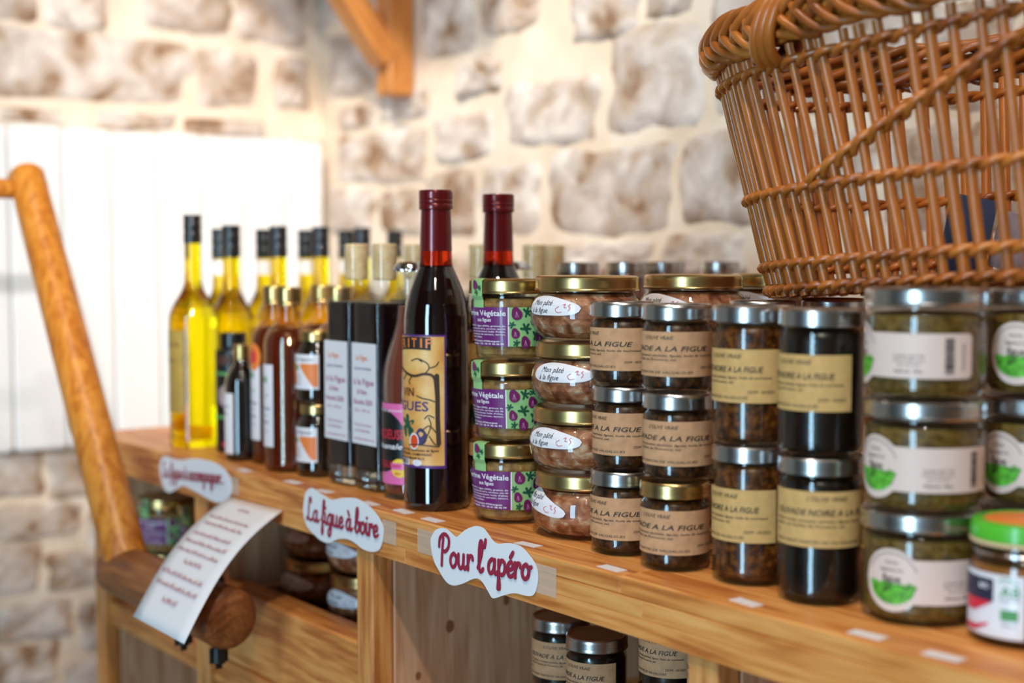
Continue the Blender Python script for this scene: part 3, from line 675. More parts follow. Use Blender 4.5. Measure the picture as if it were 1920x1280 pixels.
# ---- fig wine bottle
def wine_kind():
    r = .0288
    body = [(0, .004), (.020, .001), (.026, .0003), (.0280, .003), (r, .007), (r, .1600), (.0284, .1690), (.0268, .1790), (.0235, .1910), (.0195, .2010), (.0165, .2075), (.0150, .2110)]
    neck = [(.0150, .2105), (.0143, .2150), (.0138, .2260)]
    caps = [(.0142, .2245), (.0141, .2252), (.0138, .2400), (.0131, .2600), (.0128, .2612)]
    cap = [(.0128, .2600), (.0146, .2604), (.0149, .2614), (.0149, .2650), (.0145, .2655), (.0149, .2660), (.0149, .2690), (.0146, .2694), (.0149, .2698), (.0149, .2755), (.0143, .2772), (.0, .2774)]
    fn = around(r); z0, z1 = .038, .153; w = .0365
    bord = Decal().band(-w, w, z0, z1, 30).build('label', fn, D1)
    art = Decal().band(-w + .0012, w - .0016, z0 + .0025, z1 - .0016, 30).build('label_art', fn, D2)
    k = Decal()
    k.band(-.0350, .0235, lambda u: .1350 + .0055 * sin((u + .035) / .061 * 2.2), lambda u: .1465 + .0048 * sin((u + .035) / .061 * 2.2), 22)
    o = Decal()
    for i, ch in enumerate('APÉRITIF'):
        u = -.0285 + i * .0068; o.text(ch, u + (.0020 if ch == 'I' else 0), .1368 + .0055 * sin((u + .035) / .061 * 2.2), .0082, width=.0054 if ch != 'I' else .0018, bold=.014)
    br = Decal()
    br.stroke([(.0285, .118), (.0290, .100), (.0292, .080), (.0300, .060)], .0040, 4)
    br.stroke([(-.026, .121), (-.014, .1235), (-.002, .1195), (.008, .1175), (.018, .1195), (.0255, .1175), (.0275, .108), (.0285, .090), (.0290, .070), (.0300, .058)], .0022, 5)
    br.stroke([(-.002, .1195), (-.006, .1150), (-.0085, .1140)], .0012).stroke([(.006, .1178), (.002, .113), (.003, .1105)], .0011).stroke([(-.014, .1235), (-.018, .128), (-.0165, .131)], .0010)
    br.stroke([(.018, .1195), (.022, .1245), (.0200, .129), (.012, .1325), (.005, .1305)], .0009).stroke([(.022, .1245), (.0275, .1265), (.030, .1300)], .0009).stroke([(.012, .1325), (.016, .1300)], .0009)
    for q in ([(.016, .060), (.021, .068), (.0235, .076), (.0215, .082)], [(.018, .081), (.0215, .084), (.026, .082)], [(.016, .071), (.022, .075), (.028, .069)], [(.0165, .0600), (.020, .0655), (.0175, .0705)], [(.022, .066), (.026, .060), (.028, .0585)], [(.002, .0575), (.012, .0585), (.030, .0570)]): br.stroke(q, .0009)
    tx = Decal().text('Le', -.022, .1000, .0040).text('VIN', -.0075, .1000, .0075, width=.0150, bold=.012)
    tx.stroke([(.0105, .1005), (.016, .0985), (.022, .0975), (.0265, .0958)], .0010)
    for i, s in enumerate(['Vin aromatisé, alcool 15%, macération de figues', 'FRANCE - PRODUIT ARTISANAL - CHAMBORIGAUD', 'MIS EN BOUTEILLE AU DOMAINE 50 CL']): tx.text(s, -.030, .0525 - i * .0036, .0022, width=.060 - i * .006, shear=.15, bold=.015)
    vi = Decal().text('FIGUES', -.0225, .0875, .0085, width=.0440, bold=.014)
    lf = Decal(); leaf(lf, -.0010, .0745, .0098, 1.5)
    for q in ((-.0045, .069), (.0025, .0690), (-.001, .0790)): lf.disc(q[0], q[1], .0026, .0052, 12, .2)
    fg = Decal(); fig(fg, .0140, .0640, .0058, 1.5)
    fr = Decal().oval(.0075, .0610, .0052, .0072, 18); fi = Decal().oval(.0077, .0610, .0040, .0058, 18)
    bw = Decal().band(-.026, .0015, .0400, .0455, 12).oval(.0105, .0425, .0050, .0028, 14)
    bb = Decal(); u = -.025; rb = random.Random(4)
    while u < .0005: t = rb.choice((.0003, .0006, .0009)); bb.poly([(u, .0408), (u + t, .0408), (u + t, .0452), (u, .0452)]); u += t + rb.choice((.0004, .0007))
    subs = [('label_art', art, 'art_paper'), ('title_band', k.build('title_band', fn, D3), 'ink'), ('title_lettering', o.build('title_lettering', fn, .001), 'orange_print'), ('branch_drawing', br.build('branch_drawing', fn, D3), 'ink_brown'),
            ('lettering', tx.build('lettering', fn, D3), 'ink'), ('violet_lettering', vi.build('violet_lettering', fn, D3), 'ink_violet'), ('leaf_drawing', lf.build('leaf_drawing', fn, D3), 'leaf_print'),
            ('fig_drawing', fg.build('fig_drawing', fn, D3), 'ink_violet'), ('cut_fig_rim', fr.build('cut_fig_rim', fn, .0009), 'label_white'), ('cut_fig', fi.build('cut_fig', fn, .001), 'fig_flesh'),
            ('barcode_field', bw.build('barcode_field', fn, D3), 'label_white'), ('barcode', bb.build('barcode', fn, .001), 'ink')]
    return [('bottle', lathe_mesh('wine_bottle', body, 64, 60), 'wine', []), ('neck', lathe_mesh('wine_neck', neck, 48), 'red_glass', []), ('capsule', lathe_mesh('capsule', caps, 48), 'burgundy_foil', []),
            ('screw_cap', lathe_mesh('screw_cap', cap, 48, 50), 'burgundy_foil', []), ('label', bord, 'wine_border', subs)]
WINE = wine_kind()

# ---- crown-capped fizzy drink bottle with pink label
def pink_kind():
    r = .0268
    body = [(0, .004), (.018, .001), (.0245, .0004), (.0262, .003), (r, .008), (r, .100), (.0264, .1120), (.0248, .1240), (.0215, .1360), (.0175, .1480), (.0145, .1600), (.0132, .1750), (.0128, .2000), (.0138, .2015), (.0138, .2060), (.0126, .2075), (.0126, .2110)]
    con = [(0, .006), (.0235, .006), (.0252, .010), (.0252, .100), (.0248, .1120), (.0233, .1235), (.0200, .1355), (.0160, .1475), (.0132, .1590), (.0118, .1750), (0, .1752)]
    low = [(0, .0045), (.0240, .0045), (.0255, .009), (.0256, .018), (0, .0182)]
    V, F = lathe([(.0160, .2065), (.0158, .2095), (.0140, .2130), (.0110, .2150), (0, .2153)], 42)
    V = [(x * (1 + (.045 if z < .211 else .015) * cos(21 * math.atan2(y, x))), y * (1 + (.045 if z < .211 else .015) * cos(21 * math.atan2(y, x))), z) for x, y, z in V]
    fn = around(r); z0, z1 = .015, .088; w = .0400
    pap = Decal().band(-w, w, z0, z1, 30).build('label', fn, D1)
    bk = Decal().oval(-.008, .054, .030, .0290, 30); bk2 = bk.build('dark_oval', fn, D2)
    rd = Decal().text('LIMONADEUSE', -.036, .0560, .0090, width=.0560, bold=.01).text('FIGUE', -.012, .030, .0062, width=.022, bold=.01)
    wh = Decal().text('Artisanale', -.024, .0470, .0052, width=.0420, shear=.3, bold=.01).text('33 CL', .020, .0190, .0040)
    wh.text('des fruits pressés', -.020, .0805, .0030, width=.040, shear=.2)
    yb = Decal().oval(.0150, .0300, .0085, .0085, 18); pb = Decal().band(.0065, .0235, .0285, .0345, 10)
    pt = Decal().text('Saveur', .0080, .0310, .0026, bold=.02).text('2021', .0105, .0240, .0024, bold=.02)
    return [('glass', lathe_mesh('pink_glass', body, 48), 'clear_glass', []), ('drink', lathe_mesh('drink', con, 40), 'rose_drink', []),
            ('crown_cap', mesh('crown_cap', V, F, 60), 'chrome', []),
            ('label', pap, 'pink_print', [('dark_oval', bk2, 'black_print'), ('red_lettering', rd.build('red_lettering', fn, D3), 'red_print'), ('white_lettering', wh.build('white_lettering', fn, D3), 'ink_white'),
             ('badge', yb.build('badge', fn, D3), 'yellow_print'), ('badge_band', pb.build('badge_band', fn, .0009), 'pink_print'), ('badge_lettering', pt.build('badge_lettering', fn, .0011), 'red_print')])]
PINK = pink_kind()

# ---- square corked liqueur bottles
def square_kind():
    hh = .0235; E = 7
    body = [(0, .002, E), (hh * .90, .0005, E), (hh * .97, .002, E), (hh, .005, E), (hh, .1740, E), (hh * .985, .1775, E), (hh * .90, .1805, 5), (.0165, .1835, 3), (.0140, .1870, 2), (.0130, .1920, 2), (.0126, .2270, 2), (.0132, .2285, 2), (.0132, .2310, 2), (.0110, .2312, 2)]
    liq = [(0, .020, E), (hh * .90, .020, E), (hh * .945, .0225, E), (hh * .945, .1740, E), (hh * .90, .1765, E), (0, .1766, E)]
    base = [(0, .0035, E), (hh * .88, .0025, E), (hh * .94, .004, E), (hh * .94, .0190, E), (0, .0165, E)]
    cork = [(0, .1975), (.0100, .1975), (.0110, .1985), (.0112, .2300), (.0104, .2318), (0, .2320)]
    fn = on_face(hh); z0, z1 = .044, .139; w = .0218
    pap = Decal().poly([(-w, z0), (w, z0), (w, z1), (-w, z1)]).build('label', fn, D1)
    d = Decal(); L = -.016
    d.text('à la Figue', L - .002, .1000, .0060, width=.0355, bold=.01).text('& Noix', L + .004, .0910, .0050, width=.0170, bold=.01).text('Récolte 2020', L - .002, .0815, .0050, width=.0325, bold=.01)
    d.text('50 cl - 18% vol', L, .0745, .0028, width=.026).text('Produit de la ferme', L - .001, .0610, .0028, width=.030).text('en Cévennes', L, .0555, .0034, width=.026).text('www.figuesdunord.com', L - .002, .0480, .0024, width=.036)
    o = Decal().text('La Figue', L + .002, .1230, .0052, width=.0200, bold=.01)
    v = Decal().text('Liqueur artisanale', L - .001, .1140, .0030, width=.0300)
    return [('glass', lathe_mesh('square_glass', body, 64), 'clear_glass', []), ('liqueur', lathe_mesh('liqueur', liq, 64), 'liqueur', []), ('glass_foot', lathe_mesh('glass_foot', base, 64), 'thick_glass', []),
            ('cork', lathe_mesh('cork', cork, 28), 'cork', []), ('label', pap, 'label_white', [('rose_lettering', d.build('rose_lettering', fn, D2), 'ink_rose'), ('orange_lettering', o.build('orange_lettering', fn, D2), 'orange_print'), ('violet_lettering', v.build('violet_lettering', fn, D2), 'ink_violet')])]
SQUARE = square_kind()

# ---- round sauce bottles
def sauce_kind(tagged):
    r = .0268
    body = [(0, .003), (.022, .0006), (.0258, .003), (r, .007), (r, .1300), (.0255, .1375), (.0215, .1450), (.0155, .1500), (.0125, .1530), (.0120, .1570), (.0120, .1700)]
    con = [(0, .004), (.0235, .004), (.0252, .008), (.0254, .1300), (.0240, .1368), (.0205, .1430), (.015, .1462), (0, .1464)]
    cap = [(.0118, .1690), (.0136, .1692), (.0138, .1702), (.0138, .1718), (.0134, .1726), (.0138, .1734), (.0138, .1870), (.0130, .1882), (0, .1884)]
    fn = around(r); z0, z1 = .026, .110; w = .0105
    pap = Decal().band(-w - .006, w, z0, z1, 14).build('label', fn, D1)
    g = Decal(); leaf(g, -.002, .094, .0050, 1.5); g.stroke([(-.004, .080), (-.001, .0765), (.004, .0800)], .0008)
    t = Decal().text('Vinaigre', -.008, .0640, .0034, width=.0150).text('de', -.003, .0570, .0030).text('figue', -.0055, .0500, .0034, width=.0100).text('25 cl', -.004, .0410, .0024)
    parts = [('glass', lathe_mesh('sauce_glass', body, 40), 'amber_glass', []), ('sauce', lathe_mesh('sauce', con, 40), 'sauce', []), ('screw_cap', lathe_mesh('gold_cap', cap, 36, 50), 'gold_lid', []),
             ('label', pap, 'label_white', [('leaf_print', g.build('leaf_print', fn, D2), 'ink_green'), ('lettering', t.build('lettering', fn, D2), 'ink_violet')])]
    if tagged:
        q = Decal().oval(.001, .1140, .0115, .0145, 24); q2 = Decal().oval(.001, .1140, .0050, .0075, 16)
        parts.append(('round_sticker', q.build('round_sticker', fn, D2), 'orange_print', [('sticker_mark', q2.build('sticker_mark', fn, D3), 'red_print')]))
    return parts
SAUCE, SAUCE_T = sauce_kind(False), sauce_kind(True)

# ---- small dark bottles with gold caps, black tin bottle, little honey jars
def small_kind():
    r = .0185
    body = [(0, .001), (.0165, .0004), (.0182, .003), (r, .006), (r, .0800), (.0175, .0880), (.0140, .0960), (.0095, .1020), (.0078, .1060), (.0075, .1100)]
    cap = [(.0070, .1085), (.0082, .1087), (.0084, .1100), (.0084, .1240), (.0076, .1250), (0, .1252)]
    fn = around(r); pap = Decal().band(-.0165, .0105, .008, .073, 14).build('label', fn, D1)
    t = Decal().text('Sirop', -.008, .058, .0032, width=.013).text('figue', -.008, .050, .0030, width=.011).text('10 cl', -.006, .018, .0024)
    return [('bottle', lathe_mesh('small_bottle', body, 36, 60), 'dark_syrup', []), ('screw_cap', lathe_mesh('small_cap', cap, 28), 'gold_lid', []), ('label', pap, 'label_white', [('lettering', t.build('lettering', fn, D2), 'ink')])]
SMALL = small_kind()
def black_kind():
    r = .0198
    body = [(0, .001), (.0180, .0004), (r, .003), (r, .1120), (.0188, .1150), (.0150, .1172), (.0140, .1190)]
    cap = [(.0138, .1185), (.0150, .1187), (.0150, .1330), (.0142, .1342), (0, .1344)]
    fn = around(r)
    g = Decal().band(-.014, .013, lambda u: .0875 - 12 * u * u, lambda u: .0905 - 7 * u * u, 16).band(-.012, .014, lambda u: .0385, lambda u: .0420, 12)
    o = Decal().oval(.004, .1040, .0095, .0055, 18); b = Decal().oval(.006, .0640, .0100, .0120, 18)
    rd = Decal().disc(.004, .0100, .0030, .0022, 12)
    return [('bottle', lathe_mesh('black_bottle', body, 36), 'black_print', [('green_print', g.build('green_print', fn, D2), 'ink_green'), ('brown_print', o.build('brown_print', fn, D2), 'ink_brown'), ('grey_print', b.build('grey_print', fn, D2), 'grey_card'), ('red_dot', rd.build('red_dot', fn, D2), 'red_print')]), ('cap', lathe_mesh('black_cap', cap, 32), 'black_plastic', [])]
BLACK = black_kind()
def honey_kind():
    r, h = .0225, .0725
    body = [(0, .001), (.0185, .0004), (.0215, .003), (r, .007), (r, .0480), (.0215, .0530), (.0190, .0580), (.0172, .0610), (.0172, .0640)]
    fn = around(r); z0, z1 = .0155, .0500; w = .0225
    pap = Decal().band(-w, w, z0, z1, 22).build('label', fn, D1)
    o = Decal().band(-w + .001, -.004, .0200, lambda u: .0410, 10).band(.002, w - .001, lambda u: max(.018, .038 - 1.4 * (u - .002)), lambda u: .0410, 12)
    g = Decal(); leaf(g, -.003, .0365, .0040, 1.5)
    t = Decal().text('Miel de figuier', -.018, .0440, .0030, width=.036)
    for i in range(4): t.text('produit de montagne', -.014, .0290 - i * .0030, .0014, width=.018)
    return [('jar', lathe_mesh('honey_jar', body, 36, 60), 'honey_dark', []), ('lid', lathe_mesh('lid', lid_prof(.0188, .0095, h - .0095), 36), 'gold_lid', []),
            ('label', pap, 'label_white', [('orange_print', o.build('orange_print', fn, D2), 'orange_print'), ('leaf_print', g.build('leaf_print', fn, D3), 'ink_green'), ('lettering', t.build('lettering', fn, D3), 'ink')])]
HONEY = honey_kind()

# ---- oil bottles
def oil_kind(r, shoulder0, shoulder1, neck_r, neck_top, h, mat, neck_label=False):
    body = [(0, .004), (r * .70, .0015), (r * .93, .0004), (r * .985, .003), (r, .007), (r, shoulder0)]
    for k in range(1, 7):
        t = k / 6; body.append((neck_r * 1.06 + (r - neck_r * 1.06) * (0.5 + 0.5 * cos(pi * t)) ** .75, shoulder0 + (shoulder1 - shoulder0) * t))
    body += [(neck_r, shoulder1 + .012), (neck_r, neck_top), (0, neck_top)]
    cr = neck_r * 1.10; c0, c1 = neck_top - .004, h
    L = c1 - c0
    cap = [(neck_r * 1.005, c0), (cr, c0 + .0004), (cr * 1.0, c0 + L * .35), (cr * .93, c0 + L * .42), (cr, c0 + L * .50), (cr, c0 + L * .70), (cr * .94, c0 + L * .76), (cr, c0 + L * .83), (cr, c1 - .001), (cr * .94, c1), (0, c1)]
    fn = around(r)
    pap = Decal().band(-r * 1.2, r * .75, shoulder0 * .28, shoulder0 * .93, 22).build('label', fn, D1)
    t = Decal().text("HUILE D'OLIVE", -r * .95, shoulder0 * .80, .0050, width=r * 1.5).text('de la vallée', -r * .7, shoulder0 * .68, .0040, width=r * 1.0).text('75 cl', -r * .4, shoulder0 * .36, .004)
    parts = [('bottle', lathe_mesh('oil_bottle', body, 48, 60), mat, []), ('cap', lathe_mesh('oil_cap', cap, 32, 60), 'black_plastic', []), ('label', pap, 'oil_label', [('lettering', t.build('lettering', fn, D2), 'ink')])]
    if neck_label:
        fn2 = around(neck_r); parts.append(('neck_label', Decal().band(-neck_r * 3, neck_r * 3, shoulder1 + .016, neck_top - .006, 20).build('neck_label', fn2, D1), 'label_white', []))
    return parts
plain('oil_label', (168, 140, 66), 0.5, noise=0.08, scale=60)
OIL_TALL = oil_kind(.0285, .1450, .1890, .0092, .238, .267, 'olive_oil')
OIL = oil_kind(.0262, .1400, .1800, .0100, .222, .2560, 'dark_oil')
OIL_N = oil_kind(.0255, .1400, .1800, .0098, .220, .2530, 'dark_oil', True)

# ---- silver ribbed-cap bottles behind the jars
def silver_kind():
    r = .026
    body = [(0, .001), (r * .9, .0004), (r, .005), (r, .150), (r * .93, .160), (.0215, .172), (.0190, .180), (.0185, .192)]
    V, F = lathe([(.0188, .1905), (.0212, .1907), (.0214, .1925), (.0206, .1935), (.0214, .1945), (.0214, .1962), (.0206, .1970), (.0214, .1978), (.0214, .2050), (.0202, .2062), (0, .2064)], 96)
    V = [(x * (1 + (.008 if z > .198 and math.hypot(x, y) > .0205 else 0) * cos(48 * math.atan2(y, x))), y * (1 + (.008 if z > .198 and math.hypot(x, y) > .0205 else 0) * cos(48 * math.atan2(y, x))), z) for x, y, z in V]
    fn = around(r); pap = Decal().band(-.03, .03, .04, .13, 20).build('label', fn, D1)
    V = [(x, y, z * 1.036) for x, y, z in V]; body = [(a, b * 1.036) for a, b in body]
    return [('bottle', lathe_mesh('syrup_bottle', body, 40, 60), 'sauce', []), ('screw_cap', mesh('ribbed_cap', V, F, 40), 'silver_lid', []), ('label', pap, 'label_white', [])]
SILVER = silver_kind()

# ================================================================== PLACING THE PRODUCTS (front row, right to left)
def stack(kinds, name, x, y, z, h, rots, labels, cat, group, jit=.0012):
    rj = random.Random(int(x * 1000) + int(y * 100))
    for i, (k, a, l) in enumerate(zip(kinds, rots, labels)):
        place(k, name, x + rj.uniform(-jit, jit), y + rj.uniform(-jit, jit), z + i * h, a, l, cat, group)
place(CLIP, 'swing_top_jar', -.468, .726, ZT, -20, 'small swing-top jar of orange spread with lime green lid at the right edge', 'jar')
stack([GREEN] * 3, 'spread_jar', -.537, .725, ZT, .0673, [9, -14, -43],
      ['bottom green spread jar of the full stack, fig roundel facing the camera', 'middle green spread jar of the full stack left of the frame edge', 'top green spread jar of the full stack, barcode of its label facing out'], 'jar', 'green spread jars with silver lids')
stack([GREEN] * 3, 'spread_jar', -.503, .797, ZT, .0673, [20, -10, 6],
      ['bottom green spread jar behind the lime-lidded swing-top jar', 'middle green spread jar at the right edge, behind the full stack', 'top green spread jar at the right edge, partly behind the full stack'], 'jar', 'green spread jars with silver lids')
stack([TALL_C, TALL_B], 'tall_olivade_jar', -.603, .707, ZT, .0937, [55, 0],
      ['lower tall near-black olivade jar, broad yellow kraft label across its front', 'upper tall near-black olivade jar beside the green spread stack'], 'jar', 'tall olivade jars')
stack([TALL_A, TALL_A], 'tall_olivade_jar', -.667, .711, ZT, .0937, [-5, 0],
      ['lower tall amber-brown olivade jar right of the small olivade stacks', 'upper tall amber-brown olivade jar right of the small olivade stacks'], 'jar', 'tall olivade jars')
stack([OL_G, OL_S, OL_S], 'olivade_jar', -.728, .700, ZT, .0623, [22, 30, 24],
      ['bottom small olivade jar with the gold lid in the nearer stack', 'middle small olivade jar with silver lid in the nearer stack', 'top small olivade jar with silver lid in the nearer stack'], 'jar', 'small olivade jars on the worktop')
stack([OL_S] * 3, 'olivade_jar', -.790, .705, ZT, .0623, [2, -2, -14],
      ['bottom small olivade jar in the stack touching the pate jars', 'middle small olivade jar in the stack touching the pate jars', 'top small olivade jar in the stack touching the pate jars'], 'jar', 'small olivade jars on the worktop')
stack([PATE[2], PATE[0], PATE[1], PATE[0]], 'pate_jar', -.860, .727, ZT, .0513, [-8, 11, 21, 8],
      ['lowest squat pate jar of the front stack, its oval label tilted', 'second lowest squat pate jar of the front stack with gold lid', 'third squat pate jar from the worktop in the front stack', 'topmost squat pate jar of the front stack, full lid visible'], 'jar', 'squat fig pate jars on the worktop')
for (x, y, wh) in ((-.854, .838, 'just behind the front pate stack'), (-.851, .940, 'furthest back, by the end of the basket')):
    stack([PATE[0]] * 4, 'pate_jar', x, y, ZT, .0513, [0, 10, 0, 5],
          [('%s squat pate jar in the stack ' % n) + wh for n in ('lowest', 'second lowest', 'third', 'topmost')], 'jar', 'squat fig pate jars on the worktop')
stack([TERR] * 3, 'terrine_jar', -.944, .717, ZT, .0672, [5, -4, 0],
      ['bottom vegetable terrine jar with purple and green fig label on the worktop', 'middle vegetable terrine jar with purple and green fig label on the worktop', 'top vegetable terrine jar with purple and green fig label on the worktop'], 'jar', 'vegetable terrine jars on the worktop')
place(WINE, 'wine_bottle', -1.029, .698, ZT, 0, 'front dark fig wine bottle with burgundy cap and full picture label', 'bottle', 'fig wine bottles')
place(WINE, 'wine_bottle', -1.063, .791, ZT, 0, 'second dark fig wine bottle with burgundy cap, behind the terrine jars', 'bottle', 'fig wine bottles')
place(PINK, 'lemonade_bottle', -1.085, .709, ZT, 0, 'pink-labelled drink bottle with crown cap left of the front wine bottle', 'bottle', 'crown-capped drink bottles')
place(PINK, 'lemonade_bottle', -1.102, .838, ZT, 0, 'crown-capped drink bottle showing between the two wine bottles', 'bottle', 'crown-capped drink bottles')
place(SQUARE, 'liqueur_bottle', -1.137, .7135, ZT, 0, 'square corked bottle of dark liqueur beside the pink-labelled bottle', 'bottle', 'square corked liqueur bottles')
place(SQUARE, 'liqueur_bottle', -1.186, .712, ZT, 0, 'square corked bottle of dark liqueur beside the two small honey jars', 'bottle', 'square corked liqueur bottles')
for x, y, l in ((-1.192, .785, 'square corked liqueur bottle behind the front pair, cork left of the front wine cap'), (-1.172, .850, 'square corked liqueur bottle, cork just right of the front wine bottle neck'),
                (-1.235, .905, 'square corked liqueur bottle, cork midway between the wine bottle necks'), (-1.167, .915, 'square corked liqueur bottle, cork just right of the rear wine bottle neck'), (-1.209, .975, 'rearmost square corked liqueur bottle, cork above a ribbed silver cap')):
    place(SQUARE, 'liqueur_bottle', x, y, ZT, 0, l, 'bottle', 'square corked liqueur bottles')
for x, y, l in ((-1.105, .922, 'bottle with ribbed silver cap under the rearmost cork'), (-1.112, .995, 'bottle with ribbed silver cap behind the front pate stack'), (-1.122, 1.058, 'bottle with ribbed silver cap showing between the two pate lids'), (-1.130, 1.150, 'rearmost bottle with ribbed silver cap, near the stone wall')):
    place(SILVER, 'syrup_bottle', x, y, ZT, 0, l, 'bottle', 'silver-capped bottles at the back')
stack([HONEY] * 2, 'honey_jar', -1.251, .706, ZT, .0727, [0, 6], ['lower small dark honey jar with white and orange label', 'upper small dark honey jar with white and orange label'], 'jar', 'small honey jars')
place(SAUCE, 'sauce_bottle', -1.300, .700, ZT, 0, 'red-brown vinegar bottle beside the two small honey jars', 'bottle', 'red-brown vinegar bottles')
place(SAUCE_T, 'sauce_bottle', -1.356, .714, ZT, 0, 'red-brown vinegar bottle with round orange sticker on its shoulder', 'bottle', 'red-brown vinegar bottles')
place(SAUCE, 'sauce_bottle', -1.298, .758, ZT, 0, 'red-brown vinegar bottle behind the honey jars, only neck and gold cap showing', 'bottle', 'red-brown vinegar bottles')
place(SAUCE, 'sauce_bottle', -1.362, .775, ZT, 0, 'red-brown vinegar bottle behind the stickered one, gold cap showing', 'bottle', 'red-brown vinegar bottles')
place(SMALL, 'syrup_vial', -1.420, .727, ZT, 0, 'small dark bottle with white label, half behind the orange-stickered bottle', 'bottle', 'small dark gold-capped bottles')
place(SMALL, 'syrup_vial', -1.396, .6935, ZT, 0, 'small dark bottle with gold cap in front of the black bottle', 'bottle', 'small dark gold-capped bottles')
place(BLACK, 'black_bottle', -1.462, .716, ZT, 20, 'black printed bottle with black cap in front of the oil bottles', 'bottle')
place(OIL_TALL, 'oil_bottle', -1.533, .701, ZT, 0, 'tallest bright yellow oil bottle at the left end of the worktop', 'bottle', 'yellow oil bottles')
for x, y, l in ((-1.548, .757, 'nearest black-capped oil bottle behind the black printed bottle'), (-1.560, .826, 'second black-capped oil bottle of the right-hand row'), (-1.573, .892, 'third black-capped oil bottle of the right-hand row'), (-1.588, .962, 'fourth black-capped oil bottle, behind the square bottle necks')):
    place(OIL, 'oil_bottle', x, y, ZT, 0, l, 'bottle', 'yellow oil bottles')
for x, y, l in ((-1.614, .775, 'oil bottle with white neck label, between the two nearest oil bottles'), (-1.624, .840, 'second oil bottle of the rear left-hand row'), (-1.635, .906, 'third oil bottle of the rear left-hand row'), (-1.647, .973, 'fourth oil bottle of the rear left-hand row')):
    place(OIL_N, 'oil_bottle', x, y, ZT, 0, l, 'bottle', 'yellow oil bottles')
place(OIL_N, 'oil_bottle', -1.640, 1.045, ZT, 0, 'rearmost oil bottle, black cap above the front square bottle', 'bottle', 'yellow oil bottles')
# second row of stacks that carries the basket
for i, (x, y) in enumerate(((-.742, .800), (-.748, .890))):
    stack([OL_S] * 3, 'olivade_jar', x, y, ZT, .0623, [0, 0, 0], ['%s small olivade jar hidden under the wicker basket, %s row' % (n, ('second', 'third')[i]) for n in ('bottom', 'middle', 'top')], 'jar', 'small olivade jars under the basket')
stack([GREEN] * 3, 'spread_jar', -.440, .900, ZT, .0673, [0, 0, 0], ['%s green spread jar under the right end of the basket' % n for n in ('bottom', 'middle', 'top')], 'jar', 'green spread jars with silver lids')

# ---- jars on the lower shelf
for x, y, rr, kk, wh in ((-.928, .757, 40, (OL_G, OL_C), 'leftmost lower-shelf stack'), (-.862, .742, 10, (OL_C, OL_C), 'lower-shelf stack under the apero sign end'), (-.798, .762, 5, (TALL_B, OL_C), 'third lower-shelf stack'), (-.735, .752, 20, (TALL_B, OL_C), 'lower-shelf stack beside the right divider')):
    stack(kk, 'olivade_jar', x, y, ZS, .0937 if kk[0] is TALL_B else .0623, [rr, rr], ['lower olivade jar in the ' + wh, 'upper olivade jar in the ' + wh], 'jar', 'olivade jars on the lower shelf')
cr = thing('wooden_crate', (-1.245, .80, ZS), 'pine crate with thick front board, holding jars on the lower shelf', 'crate')
obj('front_board', box_mesh('front_board', .300, .036, .078, .002), 'pine', cr, (0, -.122, .039))
obj('back_board', box_mesh('back_board', .300, .016, .070, .001), 'pine', cr, (0, .132, .035))
for s in (-1, 1): obj('side_board', box_mesh('side_board', .016, .228, .070, .001), 'pine_depth', cr, (s * .142, .010, .035))
obj('base_board', box_mesh('base_board', .268, .228, .008, .0005), 'pine', cr, (0, .010, .004))
ZQ = ZS + .0082
for i, (x, y, n) in enumerate(((-1.325, .752, 3), (-1.230, .752, 3), (-1.325, .850, 3), (-1.230, .850, 2))):
    stack([PATE[0]] * n, 'pate_jar', x, y, ZQ, .0500, [0, 12, 4][:n], ['%s pate jar in the %s stack inside the pine crate' % (a, ('front left', 'front right', 'rear left', 'rear right')[i]) for a in ('bottom', 'middle', 'upper')[:n]], 'jar', 'pate jars in the crate')
for i, (x, y) in enumerate(((-1.640, .712), (-1.560, .730), (-1.640, .800))):
    stack([TERR] * 2, 'terrine_jar', x, y, ZS, .0672, [25, 20], ['%s terrine jar in the %s lower-shelf stack under the accompany sign' % (a, ('front left', 'front right', 'rear')[i]) for a in ('bottom', 'top')], 'jar', 'terrine jars on the lower shelf')

